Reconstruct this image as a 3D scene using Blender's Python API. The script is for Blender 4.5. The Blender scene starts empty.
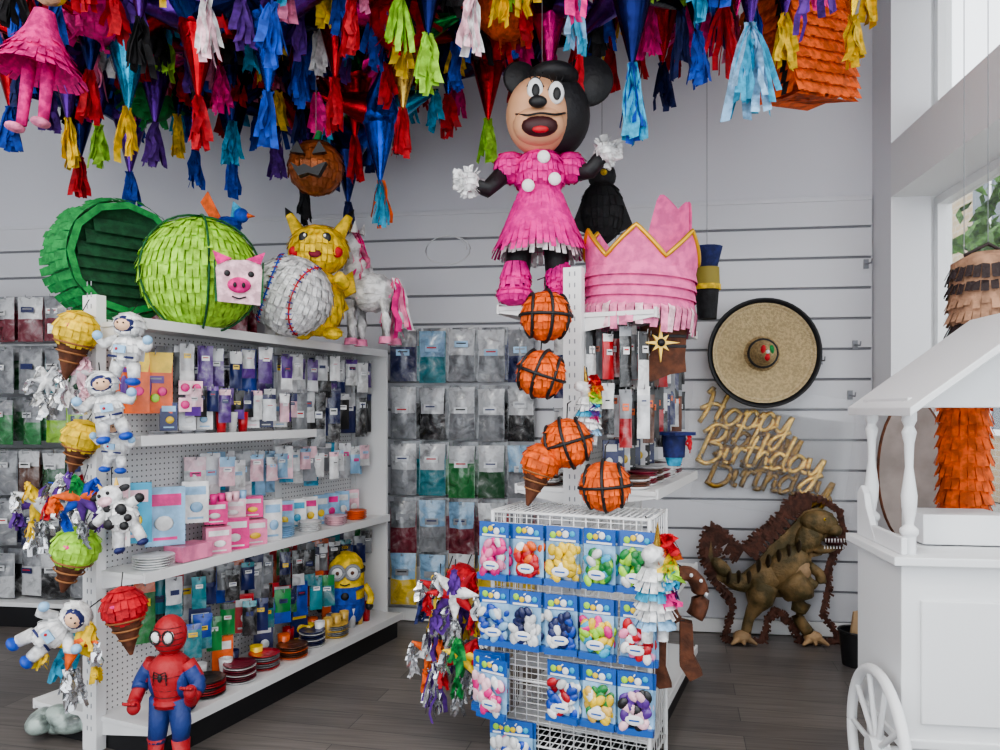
import bpy, math, random, bmesh
from mathutils import Matrix, Vector
sin,cos,pi=math.sin,math.cos,math.pi
R=random.Random(11)
YAW=math.radians(7.6); FPX=750.0; CZ=1.5; HOR=409
fw=Vector((-sin(YAW),cos(YAW),0)); rt=Vector((cos(YAW),sin(YAW),0))
CEIL=4.3
def W(px,py,d): return rt*((px-500)/FPX*d)+fw*d+Vector((0,0,CZ+(HOR-py)/FPX*d))
def XY(lat,d,z=0): return rt*lat+fw*d+Vector((0,0,z))
def T(loc,yaw=YAW,rx=0,ry=0,s=1.0):
    return Matrix.Translation(loc)@Matrix.Rotation(yaw,4,'Z')@Matrix.Rotation(rx,4,'X')@Matrix.Rotation(ry,4,'Y')@Matrix.Scale(s,4)
# ---------------- materials
MC={}
def mat(name,col,rough=.6,metal=0,bump=0,bscale=60,var=0,vscale=8,coat=0,col2=None,emit=0,alpha=1,detail=4):
    if name in MC: return MC[name]
    m=bpy.data.materials.new(name); m.use_nodes=True; nt=m.node_tree; N=nt.nodes; L=nt.links
    p=N['Principled BSDF']; c=(col[0],col[1],col[2],1)
    p.inputs['Base Color'].default_value=c; p.inputs['Roughness'].default_value=rough; p.inputs['Metallic'].default_value=metal
    if coat: p.inputs['Coat Weight'].default_value=coat; p.inputs['Coat Roughness'].default_value=.15
    tc=N.new('ShaderNodeTexCoord')
    if var or col2:
        n=N.new('ShaderNodeTexNoise'); n.inputs['Scale'].default_value=vscale; n.inputs['Detail'].default_value=detail
        L.new(tc.outputs['Object'],n.inputs['Vector'])
        r=N.new('ShaderNodeValToRGB'); r.color_ramp.elements[0].position=.4; r.color_ramp.elements[1].position=.6
        if col2: a,b2=col2,col
        else:
            a=[max(0,x*(1-var)) for x in col]; b2=[min(1,x*(1+var*.5)) for x in col]
        r.color_ramp.elements[0].color=(*a,1); r.color_ramp.elements[1].color=(*b2,1)
        L.new(n.outputs['Fac'],r.inputs['Fac']); L.new(r.outputs['Color'],p.inputs['Base Color'])
    if bump:
        n2=N.new('ShaderNodeTexNoise'); n2.inputs['Scale'].default_value=bscale; n2.inputs['Detail'].default_value=3
        L.new(tc.outputs['Object'],n2.inputs['Vector'])
        b=N.new('ShaderNodeBump'); b.inputs['Strength'].default_value=bump; b.inputs['Distance'].default_value=.01
        L.new(n2.outputs['Fac'],b.inputs['Height']); L.new(b.outputs['Normal'],p.inputs['Normal'])
    if emit:
        p.inputs['Emission Color'].default_value=c; p.inputs['Emission Strength'].default_value=emit
    if alpha<1: p.inputs['Alpha'].default_value=alpha
    MC[name]=m; return m
PAL={'red':(.50,.012,.02),'hot':(.8,.03,.26),'pink':(.85,.25,.43),'lpink':(.88,.55,.62),'orange':(.78,.13,.02),'yellow':(.85,.58,.04),
'lime':(.36,.68,.06),'green':(.02,.24,.055),'dgreen':(.01,.10,.03),'teal':(.02,.25,.3),'cyan':(.05,.38,.6),'blue':(.018,.075,.45),'navy':(.012,.02,.11),
'purple':(.11,.03,.26),'black':(.012,.012,.014),'white':(.8,.8,.8),'brown':(.12,.04,.018),'gold':(.7,.45,.1),'silver':(.68,.69,.71),'skin':(.82,.52,.34),'grey':(.27,.28,.3),'lblue':(.3,.52,.75),'maroon':(.2,.01,.03)}
def ti(c): return mat('tissue_'+c,PAL[c],.75,bump=.5,bscale=45,var=.35,vscale=25)
def fo(c): return mat('foil_'+c,PAL[c],.26,metal=.88,bump=.4,bscale=22,var=.3,vscale=9)
def pl(c): return mat('plastic_'+c,PAL[c],.35,bump=.35,bscale=30,coat=.5,var=.25,vscale=12)
def pa(c): return mat('paint_'+c,PAL[c],.5)
def bag(c):
    k='bag_'+c
    if k in MC: return MC[k]
    col=PAL[c]; m=mat(k,col,.25,bump=.9,bscale=22,var=.3,vscale=14,coat=.8,detail=6)
    for n in m.node_tree.nodes:
        if n.type=='VALTORGB':
            e=n.color_ramp.elements; e[0].position=.28; e[1].position=.5
            e[0].color=(*[x*.4 for x in col],1); e[1].color=(*[x*.85+.02 for x in col],1)
            w=e.new(.62); w.color=(*[x*.65+.12 for x in col],1)
            w=e.new(.74); w.color=(*[x*.4+.42 for x in col],1)  # pale noise streaks: crinkled-plastic highlights painted into the bag colour
        if n.type=='TEX_NOISE' and n.inputs['Detail'].default_value==6: n.inputs['Distortion'].default_value=.8
    return m
WHITE=mat('white_shelf_metal',(.78,.78,.78),.4)
BLK=pa('black')
CLEAR2=mat('clear_film_thin',(.9,.92,.95),.1,alpha=.06,bump=.5,bscale=10)
GOLDG=mat('gold_glitter',(.80,.52,.13),.27,metal=.9,bump=.35,bscale=150,var=.3,vscale=30)
# ---------------- mesh builder
class B:
    def __init__(s,name,M=None): s.n=name;s.v=[];s.f=[];s.mi=[];s.sm=[];s.mats=[];s.M=M or Matrix.Identity(4);s.L=Matrix.Identity(4)
    def add(s,vs,fs,m,smooth=False):
        o=len(s.v); L=s.L
        s.v.extend([L@Vector(v) for v in vs])
        if m not in s.mats: s.mats.append(m)
        i=s.mats.index(m)
        for f in fs: s.f.append([a+o for a in f]); s.mi.append(i); s.sm.append(smooth)
    def box(s,c,z,m,rot=None):
        h=[a/2 for a in z]; vs=[Vector((x*h[0],y*h[1],w*h[2])) for x in(-1,1) for y in(-1,1) for w in(-1,1)]
        if rot: vs=[rot@v for v in vs]
        c=Vector(c); vs=[v+c for v in vs]
        s.add(vs,[(0,1,3,2),(4,6,7,5),(0,4,5,1),(2,3,7,6),(0,2,6,4),(1,5,7,3)],m)
    def cone(s,p0,p1,r0,r1,m,n=14,smooth=True,caps=True):
        p0=Vector(p0);p1=Vector(p1);q=(p1-p0).to_track_quat('Z','Y'); vs=[]
        for p,r in((p0,r0),(p1,r1)):
            for i in range(n): a=2*pi*i/n; vs.append(p+q@Vector((r*cos(a),r*sin(a),0)))
        fs=[(i,(i+1)%n,n+(i+1)%n,n+i) for i in range(n)]
        s.add(vs,fs,m,smooth)
        if caps:
            s.add(vs[:n],[tuple(range(n))[::-1]],m); s.add(vs[n:],[tuple(range(n))],m)
    def sph(s,c,r,m,nu=20,nv=12,rot=None):
        if not hasattr(r,'__len__'): r=(r,r,r)
        c=Vector(c); vs=[]
        for j in range(nv+1):
            t=pi*j/nv
            for i in range(nu):
                a=2*pi*i/nu; v=Vector((r[0]*sin(t)*cos(a),r[1]*sin(t)*sin(a),r[2]*cos(t)))
                if rot: v=rot@v
                vs.append(c+v)
        s.add(vs,[(j*nu+i,(j+1)*nu+i,(j+1)*nu+(i+1)%nu,j*nu+(i+1)%nu) for j in range(nv) for i in range(nu)],m,True)
    def prism(s,poly,y0,y1,m):
        n=len(poly); vs=[(x,y0,z) for x,z in poly]+[(x,y1,z) for x,z in poly]
        s.add(vs,[tuple(range(n)),tuple(range(2*n-1,n-1,-1))]+[(i,n+i,n+(i+1)%n,(i+1)%n) for i in range(n)],m)
    def lathe(s,prof,c,m,n=28,axis=None,smooth=True):
        c=Vector(c);q=(Vector(axis) if axis else Vector((0,0,1))).to_track_quat('Z','Y');vs=[]
        for r,z in prof:
            for i in range(n): a=2*pi*i/n; vs.append(c+q@Vector((r*cos(a),r*sin(a),z)))
        s.add(vs,[(j*n+i,j*n+(i+1)%n,(j+1)*n+(i+1)%n,(j+1)*n+i) for j in range(len(prof)-1) for i in range(n)],m,smooth)
    def tube(s,pts,r,m,n=6,flat=1.0):
        pts=[Vector(p) for p in pts]; vs=[]
        for k,p in enumerate(pts):
            d=(pts[min(k+1,len(pts)-1)]-pts[max(k-1,0)]); q=d.to_track_quat('Z','Y')
            rr=r[min(k,len(r)-1)] if hasattr(r,'__len__') else r
            for i in range(n): a=2*pi*i/n; vs.append(p+q@Vector((rr*cos(a)*flat,rr*sin(a),0)))
        k=len(pts)
        s.add(vs,[(j*n+i,j*n+(i+1)%n,(j+1)*n+(i+1)%n,(j+1)*n+i) for j in range(k-1) for i in range(n)]+[tuple(range(n))[::-1],tuple((k-1)*n+i for i in range(n))],m,True)
    def ribbon(s,pts,wv,m):
        vs=[]
        for p in pts: vs+= [Vector(p)-wv,Vector(p)+wv]
        s.add(vs,[(2*i,2*i+1,2*i+3,2*i+2) for i in range(len(pts)-1)],m)
    def tassel(s,top,ln,ms,n=12,spread=.06,w=.014,down=None):
        top=Vector(top)
        dn=down or Vector((0,0,-1))
        for k in range(n):
            a=R.uniform(0,2*pi); e=Vector((cos(a),sin(a),0))*spread*R.uniform(.2,1); l=ln*R.uniform(.75,1.1); ph=R.uniform(0,6); wa=R.uniform(.004,.014)
            t2=R.uniform(0,pi); wv=Vector((cos(t2),sin(t2),R.uniform(-.2,.2)))*w*R.uniform(.7,1.3)
            side=Vector((cos(a+1.5),sin(a+1.5),0))
            pts=[top+dn*(l*u)+e*(u**.7)+side*wa*sin(ph+u*9) for u in(0,.2,.4,.6,.8,1)]
            s.ribbon(pts,wv,ms[k%len(ms)])
    def fringe(s,rt_,rb,zt,zb,m,n=36,c=(0,0,0),jit=.008,q=None):
        c=Vector(c)
        for i in range(n):
            a0=2*pi*(i+R.uniform(-.1,.1))/n; a1=a0+2*pi/n*1.0; o=R.uniform(0,jit); dz=R.uniform(-.15,.15)*(zt-zb)
            vs=[Vector((rt_*cos(a0),rt_*sin(a0),zt)),Vector((rt_*cos(a1),rt_*sin(a1),zt)),Vector(((rb+o)*cos(a1-.02),(rb+o)*sin(a1-.02),zb+dz)),Vector(((rb+o)*cos(a0+.02),(rb+o)*sin(a0+.02),zb+dz))]
            if q: vs=[q@v for v in vs]
            s.add([v+c for v in vs],[(0,1,2,3)],m)
    def fsph(s,c,r,m,rows=12,n=36,q=None,sz=1.0):
        s.sph(c,(r*.97,r*.97,r*.97*sz),m,20,12,rot=q.to_matrix() if q else None)
        for j in range(rows):
            t=pi*(j+.15)/rows; t2=pi*min(j+1.35,rows)/rows
            s.fringe(r*sin(t),(r*1.0)*sin(t2)+.006,r*cos(t)*sz,r*cos(t2)*sz,m,n=max(8,int(n*max(sin(t),sin(t2)))),c=c,jit=.05*r,q=q)
    def cord(s,p,up):
        s.tube([p,Vector(p)+Vector((0,0,up))],.002,pa('grey'),5)
    def make(s,bevel=0):
        me=bpy.data.meshes.new(s.n); me.from_pydata([tuple(v) for v in s.v],[],s.f)
        for m in s.mats: me.materials.append(m)
        me.polygons.foreach_set('material_index',s.mi); me.polygons.foreach_set('use_smooth',s.sm)
        me.update(); o=bpy.data.objects.new(s.n,me); bpy.context.scene.collection.objects.link(o); o.matrix_world=s.M
        if bevel:
            b=o.modifiers.new('bevel','BEVEL'); b.width=bevel; b.segments=2; b.limit_method='ANGLE'
        return o
def smooth_path(p,k=5):
    out=[]
    P=[Vector(a) for a in p]; P=[P[0]*2-P[1]]+P+[P[-1]*2-P[-2]]
    for i in range(1,len(P)-2):
        for j in range(k):
            t=j/k; a,b,c,d=P[i-1:i+3]
            out.append(.5*((2*b)+(c-a)*t+(2*a-5*b+4*c-d)*t*t+(3*b-a-3*c+d)*t**3))
    out.append(P[-2]); return out

# ---------------- room shell
YB=5.2; XR=2.0; XL=-4.7; YF=-1.6
wallm=mat('wall_paint',(.67,.67,.71),.7,bump=.05,bscale=200)
slatm=mat('slatwall_laminate',(.66,.66,.69),.45)
gap=mat('slat_groove_shadow',(.24,.24,.26),.8)
fm=bpy.data.materials.new('grey_wood_plank'); fm.use_nodes=True; nt=fm.node_tree;N=nt.nodes;L=nt.links;p=N['Principled BSDF']
tc=N.new('ShaderNodeTexCoord'); mp=N.new('ShaderNodeMapping'); mp.inputs['Rotation'].default_value=(0,0,.1)
br=N.new('ShaderNodeTexBrick'); br.inputs['Scale'].default_value=1; br.inputs['Brick Width'].default_value=1.2; br.inputs['Row Height'].default_value=.17; br.inputs['Mortar Size'].default_value=.002
br.inputs['Color1'].default_value=(.20,.175,.16,1); br.inputs['Color2'].default_value=(.125,.11,.105,1); br.inputs['Mortar'].default_value=(.05,.05,.05,1)
L.new(tc.outputs['Object'],mp.inputs['Vector']); L.new(mp.outputs['Vector'],br.inputs['Vector'])
m2=N.new('ShaderNodeMapping'); m2.inputs['Scale'].default_value=(2,40,1); nz=N.new('ShaderNodeTexNoise'); nz.inputs['Scale'].default_value=1.5; nz.inputs['Detail'].default_value=6
L.new(tc.outputs['Object'],m2.inputs['Vector']);L.new(m2.outputs['Vector'],nz.inputs['Vector'])
mx=N.new('ShaderNodeMixRGB'); mx.blend_type='MULTIPLY'; mx.inputs['Fac'].default_value=.75
L.new(br.outputs['Color'],mx.inputs['Color1']);L.new(nz.outputs['Fac'],mx.inputs['Color2'])
mx2=N.new('ShaderNodeMixRGB'); mx2.blend_type='MULTIPLY'; mx2.inputs['Fac'].default_value=1; mx2.inputs['Color2'].default_value=(1.5,1.5,1.5,1)
L.new(mx.outputs['Color'],mx2.inputs['Color1']);L.new(mx2.outputs['Color'],p.inputs['Base Color']); p.inputs['Roughness'].default_value=.35
def shell(name,lo,hi,m):
    b=B(name,T(((lo[0]+hi[0])/2,(lo[1]+hi[1])/2,(lo[2]+hi[2])/2),0)); b.box((0,0,0),[hi[i]-lo[i] for i in range(3)],m); return b.make()
shell('floor',(XL-.1,YF,-.1),(XR+.15,YB+.15,0),fm)
shell('ceiling',(XL-.1,YF,CEIL),(XR+.15,YB+.15,CEIL+.1),mat('ceiling_paint',(.7,.7,.7),.8))
shell('wall_back',(XL-.1,YB,0),(XR+.15,YB+.15,CEIL),wallm)
shell('wall_left',(XL-.1,YF,0),(XL,YB,CEIL),wallm)
shell('wall_corner_pilaster',(1.77,4.88,0),(XR,YB,CEIL),mat('pilaster_paint',(.74,.74,.76),.6))
rwm=mat('right_wall_paint',(.78,.78,.78),.6)
shell('wall_right',(XR,YF,0),(XR+.15,YB+.15,.55),rwm)
shell('trim_1',(1.77,YF,2.80),(XR+.15,4.88,3.13),rwm)
shell('wall_right_upper',(XR,YF,3.13),(XR+.15,YB+.15,3.3),rwm)
shell('wall_right_top',(XR,YF,4.22),(XR+.15,YB+.15,CEIL),rwm)
shell('wall_right_corner',(XR,4.95,.55),(XR+.15,YB+.15,CEIL),rwm)
shell('wall_right_jamb',(XR,YF,.55),(XR+.15,-1.3,CEIL),rwm)
frm=mat('white_window_frame',(.8,.8,.8),.35)
glass=mat('window_glass',(.9,.95,1),.05,alpha=.06)
def window(name,z0,z1,ys):
    b=B(name,T((XR+.08,0,0),0))
    for y in ys: b.box((0,y,(z0+z1)/2),(.07,.05,z1-z0),frm)
    b.box((0,(ys[0]+ys[-1])/2,z0+.025),(.08,ys[0]-ys[-1],.05),frm); b.box((0,(ys[0]+ys[-1])/2,z1-.025),(.08,ys[0]-ys[-1],.05),frm)
    b.box((.01,(ys[0]+ys[-1])/2,(z0+z1)/2),(.006,ys[0]-ys[-1],z1-z0-.1),glass)
    return b.make()
window('window_1',.55,2.8,[4.92,4.1,3.2,2.05,.9,-.3,-1.27])
window('window_2',3.3,4.22,[4.92,4.1,3.2,2.05,.9,-.3,-1.27])
b=B('slatwall_panel',T((0,YB,0),0))
b.box((-1.46,-.004,1.48),(6.44,.006,2.76),gap)
z=.1
while z<2.84:
    b.box((-1.46,-.014,z+.095),(6.44,.02,.183),slatm); z+=.2
b.box((-1.46,-.015,2.88),(6.44,.03,.03),slatm)
b.make(.003)
b=B('baseboard_back',T((0,YB,0),0)); b.box((-1.46,-.02,.05),(6.44,.03,.09),frm); b.make(.004)
b=B('baseboard_pilaster',T((1.77,4.88,0),0)); b.box((.115,-.01,.05),(.23,.015,.1),frm); b.box((-.008,.15,.05),(.015,.3,.1),frm); b.make()
# exterior
bm=bpy.data.materials.new('yellow_brick'); bm.use_nodes=True; nt=bm.node_tree; p=nt.nodes['Principled BSDF']; br=nt.nodes.new('ShaderNodeTexBrick')
br.inputs['Scale'].default_value=2.2; br.inputs['Color1'].default_value=(.36,.26,.14,1); br.inputs['Color2'].default_value=(.27,.19,.10,1); br.inputs['Mortar'].default_value=(.36,.33,.28,1); br.inputs['Mortar Size'].default_value=.02
tc=nt.nodes.new('ShaderNodeTexCoord')
cb=nt.nodes.new('ShaderNodeSeparateXYZ'); c2=nt.nodes.new('ShaderNodeCombineXYZ')
nt.links.new(tc.outputs['Object'],cb.inputs[0]); nt.links.new(cb.outputs['Y'],c2.inputs['X']); nt.links.new(cb.outputs['Z'],c2.inputs['Y']); nt.links.new(c2.outputs[0],br.inputs['Vector']); nt.links.new(br.outputs['Color'],p.inputs['Base Color'])
b=B('neighbouring_building',T((7.5,12,0),0)); b.box((0,0,3.5),(1.5,16,7.2),bm)
for y in(-5,-1.5,2,5): 
    for zz in(2.0,5.0): b.box((-.76,y,zz),(.05,1.3,1.7),mat('dark_glass',(.05,.07,.09),.1)); b.box((-.78,y,zz-.9),(.12,1.5,.1),frm); b.box((-.79,y,zz),(.03,.06,1.7),frm)
b.make()
shell('ground_outside',(XR+.16,-8,-.25),(20,40,-.12),mat('pavement',(.3,.3,.28),.9,var=.2))
b=B('street_tree',T((4.9,9.2,0),0)); b.cone((0,0,-.12),(0,0,2),.12,.08,ti('brown'))
lf=mat('leaf',(.07,.16,.03),.8,bump=1,bscale=12,var=.6,vscale=20)
for i in range(420):
    v=Vector((R.gauss(0,.38),R.gauss(0,.38),3.0+R.gauss(0,.6))); t2=Vector((R.uniform(-1,1),R.uniform(-1,1),R.uniform(-.5,.5)))*.1
    b.ribbon([v,v+Vector((R.uniform(-.08,.08),R.uniform(-.08,.08),.1)),v+Vector((R.uniform(-.12,.12),0,.18))],t2,lf)
for i in range(14): b.tube([(0,0,1.8),(R.gauss(0,.4),R.gauss(0,.4),3.0+R.gauss(0,.5))],.02,ti('brown'),5)
b.make()

# ---------------- generic goods
def packet(b,M,w,h,body,top=None,label=None,bul=.02,hook=True,topfrac=.4):
    old=b.L; b.L=old@M; nu,nv=5,7
    vs=[]
    for j in range(nv):
        for i in range(nu):
            u=i/(nu-1);v=j/(nv-1)
            vs.append(((u-.5)*w*(1-.08*sin(pi*v))+R.uniform(-.003,.003),-bul*(sin(pi*u)*sin(pi*min(1,v*1.02))**.6 if 0<v<1 else 0)*R.uniform(.5,1.4)-.002,-v*h))
    fa=[];fb=[]
    for j in range(nv-1):
        for i in range(nu-1):
            (fa if (j+.5)/(nv-1)<topfrac else fb).append((j*nu+i,j*nu+i+1,(j+1)*nu+i+1,(j+1)*nu+i))
    b.add(vs,fa,top or body,True); b.add(vs,fb,body,True)
    b.add([(-w/2,.001,0),(w/2,.001,0),(w/2,.001,-h),(-w/2,.001,-h)],[(0,1,2,3)],body)
    if label:
        lz=-h*R.uniform(.28,.45)
        b.box((0,-bul-.002,lz),(w*.5,.003,h*.12),label)
        b.box((0,-bul-.004,lz+h*.015),(w*.36,.002,h*.025),pa(R.choice(['navy','black','grey','red'])))
    if hook: b.tube([(0,.05,-.01),(0,-bul-.02,-.01),(0,-bul-.025,.008)],.0025,pa('grey'),5)
    b.L=old
def RM(x,y,z,yaw=0): return Matrix.Translation((x,y,z))@Matrix.Rotation(yaw,4,'Z')
rows=[(329,['navy','teal','grey','grey','navy'],'lblue'),(388,['grey','black','grey','grey','black'],'silver'),(445,['grey','teal','green','dgreen','grey'],'silver'),(503,['maroon','grey','maroon','maroon','red'],'grey'),(556,['yellow','silver','gold','yellow','yellow'],'grey')]
b=B('hanging_bag_display',T(W(450,409,5.15),0))
for ri,(py,cs,lab) in enumerate(rows):
    for ci in range(5):
        q=W(399+ci*30.5,409,5.12); x=q.x-b.M.translation.x; zz=CZ+(409-py)/750*5.12-1.5
        y=5.17-b.M.translation.y
        c1=R.choice(['silver','grey','lblue'] if ri!=1 else ['silver','grey','silver'])
        packet(b,RM(x,y-.07,zz+R.uniform(-.01,.01),R.uniform(-.15,.15)),.185,.36,bag(cs[ci]),bag(c1),pl(lab),.04,topfrac=R.choice([.3,.45,.55]))
        if ci<4 : packet(b,RM(x+.02,y-.03,zz+.02,R.uniform(-.2,.2)),.19,.37,bag(cs[(ci+1)%5]),bag('grey'),None,.02,False)
b.make()
# ---------------- left wall display
b=B('wall_display_unit',T((-3.45,4.95,0),0))
b.box((0,.1,1.15),(2.3,.04,2.2),slatm)
for zz in(.2,.75,1.25,1.6,2.0): b.box((0,.0,zz-.05),(2.3,.22,.025),WHITE)
b.box((0,-.05,.07),(2.3,.45,.14),BLK); b.box((0,-.06,.16),(2.3,.48,.03),WHITE)
for x in(-1.15,1.15,0): b.box((x,.06,1.15),(.05,.06,2.3),WHITE)
b.make(.002)
b=B('hanging_bag_display',T((-3.45,4.86,0),0))
rc=[(2.28,['maroon','red','grey','maroon']),(1.93,['green','grey','dgreen','teal']),(1.57,['green','lime','dgreen','green']),(1.2,['grey','purple','brown','dgreen']),(.85,['purple','grey','black','navy']),(.5,['grey','black','silver','grey'])]
for zz,cs in rc:
    for i in range(12):
        packet(b,RM(-1.05+i*.19,-.12+R.uniform(-.02,.02),zz+R.uniform(-.012,.012),R.uniform(-.3,.3)),.17,.31,bag(R.choice(cs)),bag(R.choice(['silver','grey','grey'])),pl(R.choice(['white','silver','navy'])),.04,topfrac=R.choice([.3,.5]))
        packet(b,RM(-1.01+i*.19,-.05,zz+.015,R.uniform(-.3,.3)),.17,.31,bag(R.choice(cs)),bag('grey'),None,.03,False)
b.make()

# ---------------- left gondola
GY=math.radians(-15.8)
peg=bpy.data.materials.new('white_pegboard'); peg.use_nodes=True; nt=peg.node_tree; p=nt.nodes['Principled BSDF']; p.inputs['Roughness'].default_value=.5
tc=nt.nodes.new('ShaderNodeTexCoord'); sx=nt.nodes.new('ShaderNodeSeparateXYZ'); c2=nt.nodes.new('ShaderNodeCombineXYZ'); vo=nt.nodes.new('ShaderNodeTexVoronoi'); vo.voronoi_dimensions='2D'; vo.inputs['Scale'].default_value=38; vo.inputs['Randomness'].default_value=0
nt.links.new(tc.outputs['Object'],sx.inputs[0]); nt.links.new(sx.outputs['Y'],c2.inputs['X']); nt.links.new(sx.outputs['Z'],c2.inputs['Y']); nt.links.new(c2.outputs[0],vo.inputs['Vector'])
cr=nt.nodes.new('ShaderNodeValToRGB'); cr.color_ramp.interpolation='CONSTANT'; cr.color_ramp.elements[0].color=(.12,.12,.12,1); cr.color_ramp.elements[1].position=.16; cr.color_ramp.elements[1].color=(.72,.72,.72,1)
nt.links.new(vo.outputs['Distance'],cr.inputs['Fac']); nt.links.new(cr.outputs['Color'],p.inputs['Base Color'])
GM=T(XY(-1.79,3.31),GY)
def gondola(name,M,ln,htop,shelves):
    b=B(name,M)
    b.box((0,0,htop/2),(.085,.05,htop),WHITE); b.box((0,ln,htop/2),(.085,.05,htop),WHITE); b.box((0,ln*.6,htop/2),(.06,.05,htop-.1),WHITE)
    b.box((0,ln/2,htop*.5),(.03,ln,htop-.2),peg)
    for (x0,x1,y0,y1,z,t) in shelves:
        b.box(((x0+x1)/2,(y0+y1)/2,z-.01),(x1-x0,y1-y0,.02),WHITE)
        xe=x1 if x1>.1 else x0
        b.box((xe,(y0+y1)/2,z-.012),(.012,y1-y0,.045),WHITE)
        for yy in(y0+.01,y1-.01): b.prism([(0,z-.02),(xe,z-.02),(xe,z-.03),(0,z-.09)],yy-.004,yy+.004,WHITE)
    for i in range(int(htop/.05)):
        b.box((0.012,-.0255,.1+i*.05),(.006,.002,.02),pa('grey')); b.box((-.012,-.0255,.1+i*.05),(.006,.002,.02),pa('grey'))
    return b
g=gondola('gondola_shelf',GM,1.96,2.0,[(.0,.28,0,1.96,1.88,0),(-.3,0,0,1.96,1.88,0),(0,.28,0,1.2,1.375,0),(0,.30,0,1.96,.79,0),(0,.40,0,1.96,.15,0),(-.4,0,0,1.96,.15,0)])
g.box((0,.98,.065),(.76,1.9,.13),BLK)
g.box((.14,1.965,1.0),(.28,.02,1.75),WHITE)
g.make(.002)
b=B('hanging_party_supplies',GM)
def hangrow(z,y0,y1,step,w,h,cols,x=.08,yaw=.9,lab=('white','silver','yellow','navy')):
    y=y0
    while y<y1:
        hh=h*R.uniform(.7,1.05)
        packet(b,RM(x+R.uniform(-.02,.05),y,z+R.uniform(-.03,.01),yaw+R.uniform(-.2,.2)),w*R.uniform(.75,1.05),hh,(bag if R.random()<.6 else pl)(R.choice(cols)),(bag if R.random()<.5 else pl)(R.choice(cols)),pl(R.choice(lab)),.016,topfrac=R.choice([.2,.4,.6])); y+=step*R.uniform(.8,1.1)
hangrow(1.82,.30,1.9,.08,.1,.27,['navy','black','purple','silver','silver','blue','grey','grey'],.1)
hangrow(1.82,.36,1.9,.1,.08,.2,['white','silver','purple','navy'],.17)
hangrow(1.6,.34,1.15,.07,.07,.16,['navy','purple','silver','black','white','lpink'],.2)
hangrow(1.62,1.25,1.9,.08,.1,.32,['grey','silver','navy','black'],.12)
hangrow(1.28,.50,1.9,.08,.1,.24,['lblue','silver','white','cyan','grey','lpink'],.08,lab=('white','hot','lblue'))
hangrow(1.26,.60,1.9,.12,.08,.17,['white','lblue','silver','lpink'],.15,lab=('white','hot','lblue'))
hangrow(.72,.2,1.9,.075,.1,.28,['navy','blue','red','grey','teal','silver','green','orange','black','silver'],.08)
hangrow(.7,.3,1.9,.11,.08,.2,['navy','grey','silver','teal','black'],.15)
hangrow(.5,.35,1.4,.1,.09,.2,['blue','navy','black','green','teal'],.18)
b.make()
b=B('party_banner_pack',GM)
for y,x in((.09,.12),(.2,.14)):
    packet(b,RM(x,y,1.76,.9),.15,.28,pl('orange'),pl('yellow'),pl('purple'),.012)
    b.L=RM(x,y,1.6,.9); b.sph((-.03,-.02,0),(.016,.004,.05),pl('purple'),8,8); b.sph((.03,-.02,-.02),(.02,.004,.02),pl('hot'),8,8); b.sph((0,-.02,-.05),(.02,.004,.02),pl('lime'),8,8); b.L=Matrix.Identity(4)
for i in range(4):
    b.L=RM(.22,.3+i%2*.07,1.60-.08*(i//2),.9); b.box((0,0,0),(.055,.01,.065),pl('lpink')); b.sph((0,-.01,0),(.02,.006,.02),pl('hot'),8,6); b.L=Matrix.Identity(4)
b.make()
b=B('paper_goods_on_shelf',GM)
def plates(x,y,z,r,n,c,c2=None):
    for k in range(n): b.lathe([(0,0),(r*.7,0),(r,.012),(r*.98,.014),(r*.68,.004),(0,.004)],(x,y,z+k*.011),pl(c if (k%3 or not c2) else c2),20)
def cup(x,y,z,c,h=.09,r=.03): b.lathe([(0,0),(r*.75,0),(r,h),(r*.9,h),(r*.65,.01),(0,.01)],(x,y,z),pl(c),12)
def card(x,y,z,w,h,c,lab,yaw=.9,t=.02,mf=None):
    old=b.L;b.L=RM(x,y,z+h/2,yaw+R.uniform(-.12,.12)); b.box((0,0,0),(w,t,h),(mf or pl)(c)); b.box((0,-t/2-.001,h*.28),(w*.8,.002,h*.2),pl(lab)); b.sph((R.uniform(-.01,.01),-t/2-.002,-h*.12),(w*.25,.004,h*.13),pl(R.choice([lab,'yellow','white'])),10,6); b.box((0,-t/2-.001,-h*.38),(w*.6,.002,h*.05),pl(lab)); b.L=old
plates(.2,.14,.79,.09,5,'white'); plates(.18,1.02,.79,.075,6,'lblue'); plates(.2,1.5,.79,.07,5,'lpink'); plates(.18,1.75,.79,.07,5,'orange'); plates(.2,1.25,.79,.07,5,'white')
card(.12,.1,.9,.15,.27,'cyan','lpink'); card(.16,.24,.87,.17,.27,'lblue','hot')
card(.16,.42,.95,.12,.2,'white','lblue'); card(.14,.02,.9,.07,.3,'white','lpink')
for i in range(3): card(.2,.52+i*.13,.79,.12,.13+.03*(i%2),'hot' if i%2 else 'pink','white',.9,.08)
for i in range(3): card(.17,.54+i*.13,.93,.11,.11,'lpink' if i%2 else 'hot','white',.9,.07)
for i in range(5): cup(.2,.5+i*.05,1.03,R.choice(['hot','lblue','lpink']),.05,.02)
card(.2,.92,.79,.1,.22,'white','lblue',.9,.05)
b.box((.2,.34,.83),(.12,.18,.07),pl('pink'))
for i in range(8): card(.1,1.05+i*.11,.79,.09,.18,R.choice(['white','lblue','silver','lpink']),R.choice(['cyan','hot','white']))
for i in range(4): plates(.18,.18+i*.08,1.375,.04,2,'grey')
for i in range(3): cup(.2,.55+i*.075,1.375,'white' if i%2 else 'red',.11,.028)
for i in range(8): card(.17,.25+i*.11,1.40,.075,.13,R.choice(['navy','white','silver','black']),R.choice(['lpink','lblue','white']))
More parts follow.
